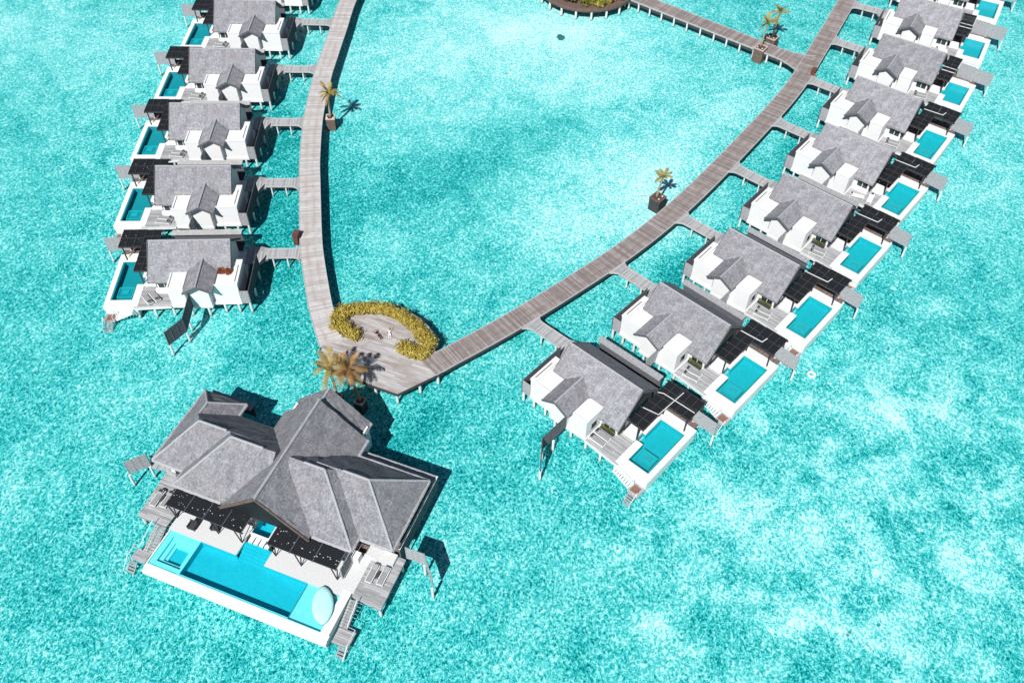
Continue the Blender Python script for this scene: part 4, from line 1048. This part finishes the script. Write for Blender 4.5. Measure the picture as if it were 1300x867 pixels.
mb=MB(); mb.prism([(-4.35,10.3),(-.5,9.4),(-3.0,9.9),(-3.9,10.9),(-6.35,11.4),(-7.3,11.3),(-6.3,10.0)],-.25,-.006); B('walkway',mb,'deck_boards_across')
mb=MB(); mb.box(19.9,22.9,9.0,10.2,-.2,0.55); B('planting_ledge',mb,'terrace_stone')
mb=MB(); mb.box(18.85,19.6,8.1,8.9,0.0,1.0); B('pillar',mb,'white_plaster')
# back ledge and side wall
mb=MB(); mb.box(-4.7,.55,19.35,20.3,1.65,1.85); B('lean_to_roof',mb,'weathered_screen'); mb=MB(); mb.box(-4.6,.45,20.05,20.2,-.4,1.65); B('back_wall',mb,'dark_weathered_screen')
mb=MB(); mb.box(14.3,22.95,18.4,19.35,1.45,1.65); B('lean_to_roof',mb,'weathered_screen'); mb=MB(); mb.box(14.4,22.9,19.0,19.2,-.4,1.45); B('back_wall',mb,'dark_weathered_screen')
mb=MB(); mb.box(23.0,23.14,10.3,19.3,-.5,1.55); B('side_wall',mb,'dark_weathered_screen'); mb=MB(); mb.box(22.96,23.18,10.3,19.35,1.56,1.63)
for b in (13.1,16.1): mb.box(22.3,22.96,b-.06,b+.06,1.5,1.6)
B('wall_cap',mb,'white_concrete')
# long pool
mb=MB()
mb.box(-.02,20.45,-.05,.55,-.6,-.04); mb.box(-.02,.12,.55,4.5,-.6,.02); mb.box(19.45,20.35,.55,5.2,-.6,.02); mb.box(-.02,20.45,-.3,-.05,-.75,-.22)
pool=B('pool',mb,'coping_stone')
mb=MB(); mb.box(.0,20.3,-.05,.1,-1.5,-.6); mb.box(.0,7.6,4.85,5.0,-1.5,-.6); mb.box(11.1,20.3,4.85,5.0,-1.5,-.6); mb.box(.0,.15,.1,4.85,-1.5,-.6); mb.box(20.15,20.3,.1,4.85,-1.5,-.6); mb.box(0,20.3,-.05,5.0,-1.62,-1.5); B('tank',mb,'white_concrete',pool)
wp=[(.125,.555),(19.445,.555),(19.445,4.9),(18.9,4.497),(10.95,4.497),(10.95,6.2),(7.79,6.2),(7.79,4.497),(.125,4.497)]
def basin2(poly,zb,zt=0.0,skip=()):
    mb=MB(); n=len(poly); mb.add([(u,v,zb) for u,v in poly]+[(u,v,zt) for u,v in poly],[tuple(range(n))]+[(i,(i+1)%n,(i+1)%n+n,i+n) for i in range(n) if i not in skip]); mb.open=False; return mb
B('basin',basin2([(3.72,.75),(15.85,.75),(15.85,4.49),(10.94,4.49),(10.94,4.6),(7.80,4.6),(7.80,4.49),(3.72,4.49)],-.95,-.045,(4,)),'deep_pool_tile',pool)
mb=MB(); mb.box(15.86,19.44,.57,4.49,-1.4,-.35); mb.box(3.72,15.86,.56,.745,-.9,-.10); mb.box(.13,19.44,.553,.62,-.9,-.05); B('shelf',mb,'pale_pool_tile',pool)
mb=MB()   # spa: steps going down in squares
mb.box(.13,.75,.62,4.49,-1.4,-.12); mb.box(3.45,3.715,.62,4.49,-1.4,-.06); mb.box(.75,3.45,.62,1.15,-1.4,-.12); mb.box(.75,3.45,4.0,4.49,-1.4,-.12)
mb.box(.75,1.2,1.15,4.0,-1.4,-.42); mb.box(3.1,3.45,1.15,4.0,-1.4,-.42); mb.box(1.2,3.1,1.15,1.5,-1.4,-.42); mb.box(1.2,3.1,3.55,4.0,-1.4,-.42)
mb.box(1.2,1.5,1.5,3.55,-1.4,-.66); mb.box(1.5,3.1,3.25,3.55,-1.4,-.66); B('spa',mb,'pale_pool_tile',pool)
mb=MB(); mb.box(1.5,3.1,1.5,3.25,-1.4,-.86); B('spa_floor',mb,'deep_pool_tile',pool)
mb=MB(); 
for i in range(5): mb.box(7.80,10.94,4.6+i*.32,4.6+(i+1)*.32,-1.4,-.78+i*.15)
B('pool_steps',mb,'deep_pool_tile',pool)
mb=MB(); mb.open=True; mb.add([(u,v,-.03) for u,v in wp],[tuple(range(len(wp)))]); mb.up=True; B('water',mb,'pool_water',pool)
# stepping boards and plunge pool under the gable
for i in range(4):
    mb=MB(); a=8.05+i*.62; mb.box(a,a+.5,6.21,7.05,-.3,0.02); B('stepping_board',mb,'coping_stone',pool)
mb=MB(); mb.box(7.8,8.05,7.05,9.5,-.3,.42); mb.box(10.0,10.25,7.05,9.5,-.3,.42); mb.box(8.05,10.0,9.3,9.5,-.3,.42); mb.box(8.05,10.0,7.05,7.15,-.3,.30)
pp2=B('plunge_pool',mb,'coping_stone'); B('basin',basin2([(8.052,7.152),(9.998,7.152),(9.998,9.298),(8.052,9.298)],-.9,.28),'deep_pool_tile',pp2)
mb=MB(); mb.open=True; mb.add([(8.052,7.152,.27),(9.998,7.152,.27),(9.998,9.298,.27),(8.052,9.298,.27)],[(0,1,2,3)]); B('water',mb,'pool_water',pp2)
# pergolas
def bperg(a0,a1,b0,b1,seed,posts):
    rn=random.Random(seed); mb=MB(); a=a0
    while a<a1-.05:
        b=b0
        while b<b1:
            l=min(rn.uniform(.5,1.5),b1-b); mb.box(a,a+.115,b,b+l-(.09 if rn.random()<.5 else 0),2.5,2.55); b+=l
        a+=.122
    pg=B('pergola',mb,'black_slat_wood')
    mb=MB()
    for b in (b0+.1,b1-.1): mb.box(a0-.1,a1+.1,b-.06,b+.06,2.3,2.498)
    n=max(2,int((a1-a0)/1.9))
    for i in range(n+1):
        x=a0+(a1-a0)*i/n; mb.box(x-.035,x+.035,b0-.15,b1,2.551,2.60)
    B('beam',mb,'dark_weathered_screen',pg)
    for a in posts:
        mb=MB(); mb.bar((a-.35,b0+.1,2.3),(a,b0+.15,0.0),.09,.09); mb.bar((a+.35,b0+.1,2.3),(a,b0+.15,0.0),.09,.09); B('pergola_post',mb,'dark_timber',pg)
bperg(-.6,8.2,5.75,9.3,4,(-.1,4.85,7.6)); bperg(11.15,18.7,5.72,8.9,6,(11.5,14.4,18.4))
mb=MB(); screen(18.95,6.05,18.95,7.9,.3,2.3)(mb); B('pergola_screen',mb,'weathered_screen')
mb=MB(); mb.box(8.3,9.3,9.0,9.08,2.55,2.68); mb.box(9.22,9.3,9.0,9.08,0,2.55); B('outdoor_shower',mb,'white_frame')
# outdoor stairs and swim decks
def bstairs(a0,a1,b0,b1,steps,mat):
    mb=MB()
    for i in range(steps):
        t=i/steps; b=b0+(b1-b0)*t; z=-.1-1.05*t; mb.box(a0,a1,b-.26,b,z-.06,z)
    for a in (a0+.05,a1-.05): mb.bar((a,b0,-.25),(a,b1,-1.3),.08,.22)
    return B('stairs',mb,mat)
bstairs(-1.75,-.45,4.5,1.9,9,'deck_boards_across'); bstairs(20.45,21.35,4.6,2.1,9,'deck_boards_across')
mb=MB(); mb.box(-2.4,-.75,.75,1.9,-1.25,-1.1); B('swim_deck',mb,'deck_boards_along'); mb=MB(); mb.box(20.5,22.3,.45,2.1,-1.25,-1.1); B('swim_deck',mb,'deck_boards_along')
for a0 in (-2.3,21.35):
    mb=MB()
    for a in (a0,a0+.8): mb.bar((a,.6,-1.15),(a,-.9,-2.4),.09,.14)
    for i in range(6):
        t=(i+.5)/6; mb.box(a0,a0+.8,.6-1.5*t-.09,.6-1.5*t+.09,-1.15-1.25*t,-1.1-1.25*t)
    B('ladder',mb,'weathered_screen')
mb=MB(); mb.tube([(-1.8,4.5,.75),(-1.9,2.0,-.3),(-2.45,1.9,-.3),(-2.45,.7,-.3),(-2.45,-.6,-1.5)],.04,6)
for p in ((-1.8,4.5,.75),(-1.85,3.2,.2),(-2.45,1.9,-.3),(-2.45,.7,-.3)): mb.tube([p,(p[0],p[1],p[2]-.9)],.035,6)
B('handrail',mb,'white_frame')
mb=MB(); mb.tube([(21.4,4.5,.75),(21.45,2.1,-.3),(22.3,2.05,-.3),(22.3,.5,-.3),(22.25,-.7,-1.5)],.04,6)
for p in ((21.4,4.5,.75),(21.42,3.2,.2),(22.3,2.05,-.3),(22.3,.5,-.3)): mb.tube([p,(p[0],p[1],p[2]-.9)],.035,6)
B('handrail',mb,'white_frame')
# privacy screens of the residence
def bscreen(p,q,mat,posts,z1=2.3):
    mb=MB(); screen(*p,*q,.05,z1)(mb); s=B('privacy_screen',mb,mat)
    for x,y in posts:
        mb=MB(); mb.post(x,y,-2.8,.05,.14); B('screen_post',mb,'white_concrete',s)
bscreen((-7.75,8.45),(-6.3,10.15),'weathered_screen',[(-7.72,8.3),(-6.35,10.0)])
bscreen((23.75,10.42),(25.75,10.45),'weathered_screen',[(25.7,10.3)]); bscreen((25.8,10.4),(27.4,8.55),'weathered_screen',[(27.4,8.4)])
for x,y in [(23.5,4.8),(-3.8,4.9),(20.7,5.1),(-3.9,9.8),(-6.2,11.0),(23.4,9.8)]+[(1.5+2.9*i,.3) for i in range(7)]+[(1.5+4.4*i,18.8) for i in range(5)]+[(22.6,12+2.4*i) for i in range(3)]+[(-1.4,1.2),(21.4,1.0)]:
    mb=MB(); mb.post(x,y,-2.8,-.3 if not(.5<y<2) else -1.25,.16); B('stilt',mb,'white_concrete')
def BW(a,b,z=0.0): return (BO[0]+a*math.cos(BA)-b*math.sin(BA),BO[1]+a*math.sin(BA)+b*math.cos(BA),z)
for a,b,lab in ((-3.2,7.0,"grey sun lounger at the outer edge of the big residence's left deck"),(-2.1,7.25,"grey sun lounger beside the pergola on the big residence's left deck"),
                (21.35,7.6,"grey sun lounger by the white terrace on the big residence's right deck"),(22.5,7.75,"grey sun lounger at the outer edge of the big residence's right deck")):
    x,y,_=BW(a,b); lounger(x,y,BA+math.pi/2,lab,'grey',a<0)
for a,b,lab in ((-2.65,7.1,"small dark table between loungers on the big residence's left deck"),(21.92,7.6,"small dark table between loungers on the big residence's right deck")):
    x,y,_=BW(a,b); t=thing('side_table',lab,'table',(x,y,Z0+.002),BA,'side tables between loungers')
    mb=MB(); mb.box(-.17,.17,-.32,.32,.36,.40); part('tabletop',mb,'dark_timber',t)
    for p in ((-.14,-.28),(.14,-.28),(-.14,.28),(.14,.28)):
        mb=MB(); mb.box(p[0]-.02,p[0]+.02,p[1]-.02,p[1]+.02,0,.36); part('leg',mb,'dark_timber',t)
# almond-shaped daybed shell standing in the shallow end
x,y,_=BW(18.45,2.95); t=thing('daybed','pale aqua leaf-shaped daybed in the right end of the long pool','daybed',(x,y,Z0-.35),BA+R(28))
def leafshape(s,z,n=28):
    out=[]
    for i in range(n):
        a=i*2*math.pi/n; c=math.cos(a); w=.98*math.copysign(abs(math.sin(a))**1.25,math.sin(a)); yy=1.85*c
        out.append((w*s,yy*s,z))
    return out
def loft(rings):
    mb=MB(); n=len(rings[0]); vs=[p for r in rings for p in r]; fs=[]
    for j in range(len(rings)-1):
        for i in range(n): fs.append((j*n+i,j*n+(i+1)%n,(j+1)*n+(i+1)%n,(j+1)*n+i))
    fs.append(tuple(range(n-1,-1,-1))); m=(len(rings)-1)*n; fs.append(tuple(range(m,m+n))); mb.add(vs,fs); return mb
part('shell',loft([leafshape(.98,0),leafshape(1.04,.25),leafshape(1.06,.55)]),'deep_pool_tile',t,False)
part('cushion',loft([leafshape(1.03,.552),leafshape(1.06,.62),leafshape(1.0,.72),leafshape(.75,.80),leafshape(.3,.83)]),'aqua_shell',t,True)
# dark armchairs under the left pergola
for a,b,rot,lab in ((2.1,5.55,0,"dark armchair at the front edge of the residence's left pergola"),(4.3,6.3,.2,"dark armchair under the middle of the residence's left pergola")):
    x,y,_=BW(a,b); t=thing('armchair',lab,'armchair',(x,y,Z0+.002),BA+rot)
    mb=MB(); mb.box(-.4,.4,-.4,.4,.22,.42); part('seat',mb,'dark_fabric',t)
    mb=MB(); mb.box(-.42,.42,.3,.42,.42,.8); part('backrest',mb,'dark_fabric',t)
    for s in (-1,1):
        mb=MB(); mb.box(s*.34,s*.44,-.4,.3,.42,.6); part('armrest',mb,'dark_timber',t)
        for yy in (-.34,.34):
            mb=MB(); mb.box(s*.36-.03,s*.36+.03,yy-.03,yy+.03,0,.22); part('leg',mb,'dark_timber',t)

# ------------------------------------------------------------------ camera, light, colour
cam=bpy.data.cameras.new('camera'); co=bpy.data.objects.new('camera',cam); C.objects.link(co)
cam.sensor_width=36.0; cam.sensor_fit='HORIZONTAL'; cam.lens=1155.5/1300*36; cam.clip_end=6000; cam.clip_start=1
co.matrix_world=Matrix.Translation((0,0,82.70+Z0)) @ (Matrix.Rotation(R(90-49.212),4,'X') @ Matrix.Rotation(R(0.9265),4,'Z'))
scene.camera=co
EL=R(47.5); AZ=R(21)     # the shadows fall 21 degrees east of +y
sun=bpy.data.lights.new('sun','SUN'); so=bpy.data.objects.new('sun',sun); C.objects.link(so)
sun.energy=4.7; sun.angle=R(0.53); sun.color=(1.0,0.985,0.965)
d=Vector((math.sin(AZ)*math.cos(EL),math.cos(AZ)*math.cos(EL),-math.sin(EL)))
so.rotation_euler=d.to_track_quat('-Z','Y').to_euler(); so.location=(0,0,150)
w=bpy.data.worlds.new('World'); scene.world=w; w.use_nodes=True; nt=w.node_tree; nt.nodes.clear()
sk=nt.nodes.new('ShaderNodeTexSky'); sk.sky_type='NISHITA'; sk.sun_disc=False; sk.sun_elevation=EL; sk.sun_rotation=AZ+math.pi; sk.air_density=1.0; sk.dust_density=0.4
bg=nt.nodes.new('ShaderNodeBackground'); bg.inputs[1].default_value=0.04; ou=nt.nodes.new('ShaderNodeOutputWorld')
nt.links.new(sk.outputs[0],bg.inputs[0]); nt.links.new(bg.outputs[0],ou.inputs[0])
vs=scene.view_settings; vs.view_transform='Standard'; vs.look='None'; vs.exposure=0.29; vs.gamma=1.0; vs.use_curve_mapping=False
scene.cycles.max_bounces=8; scene.cycles.transparent_max_bounces=8
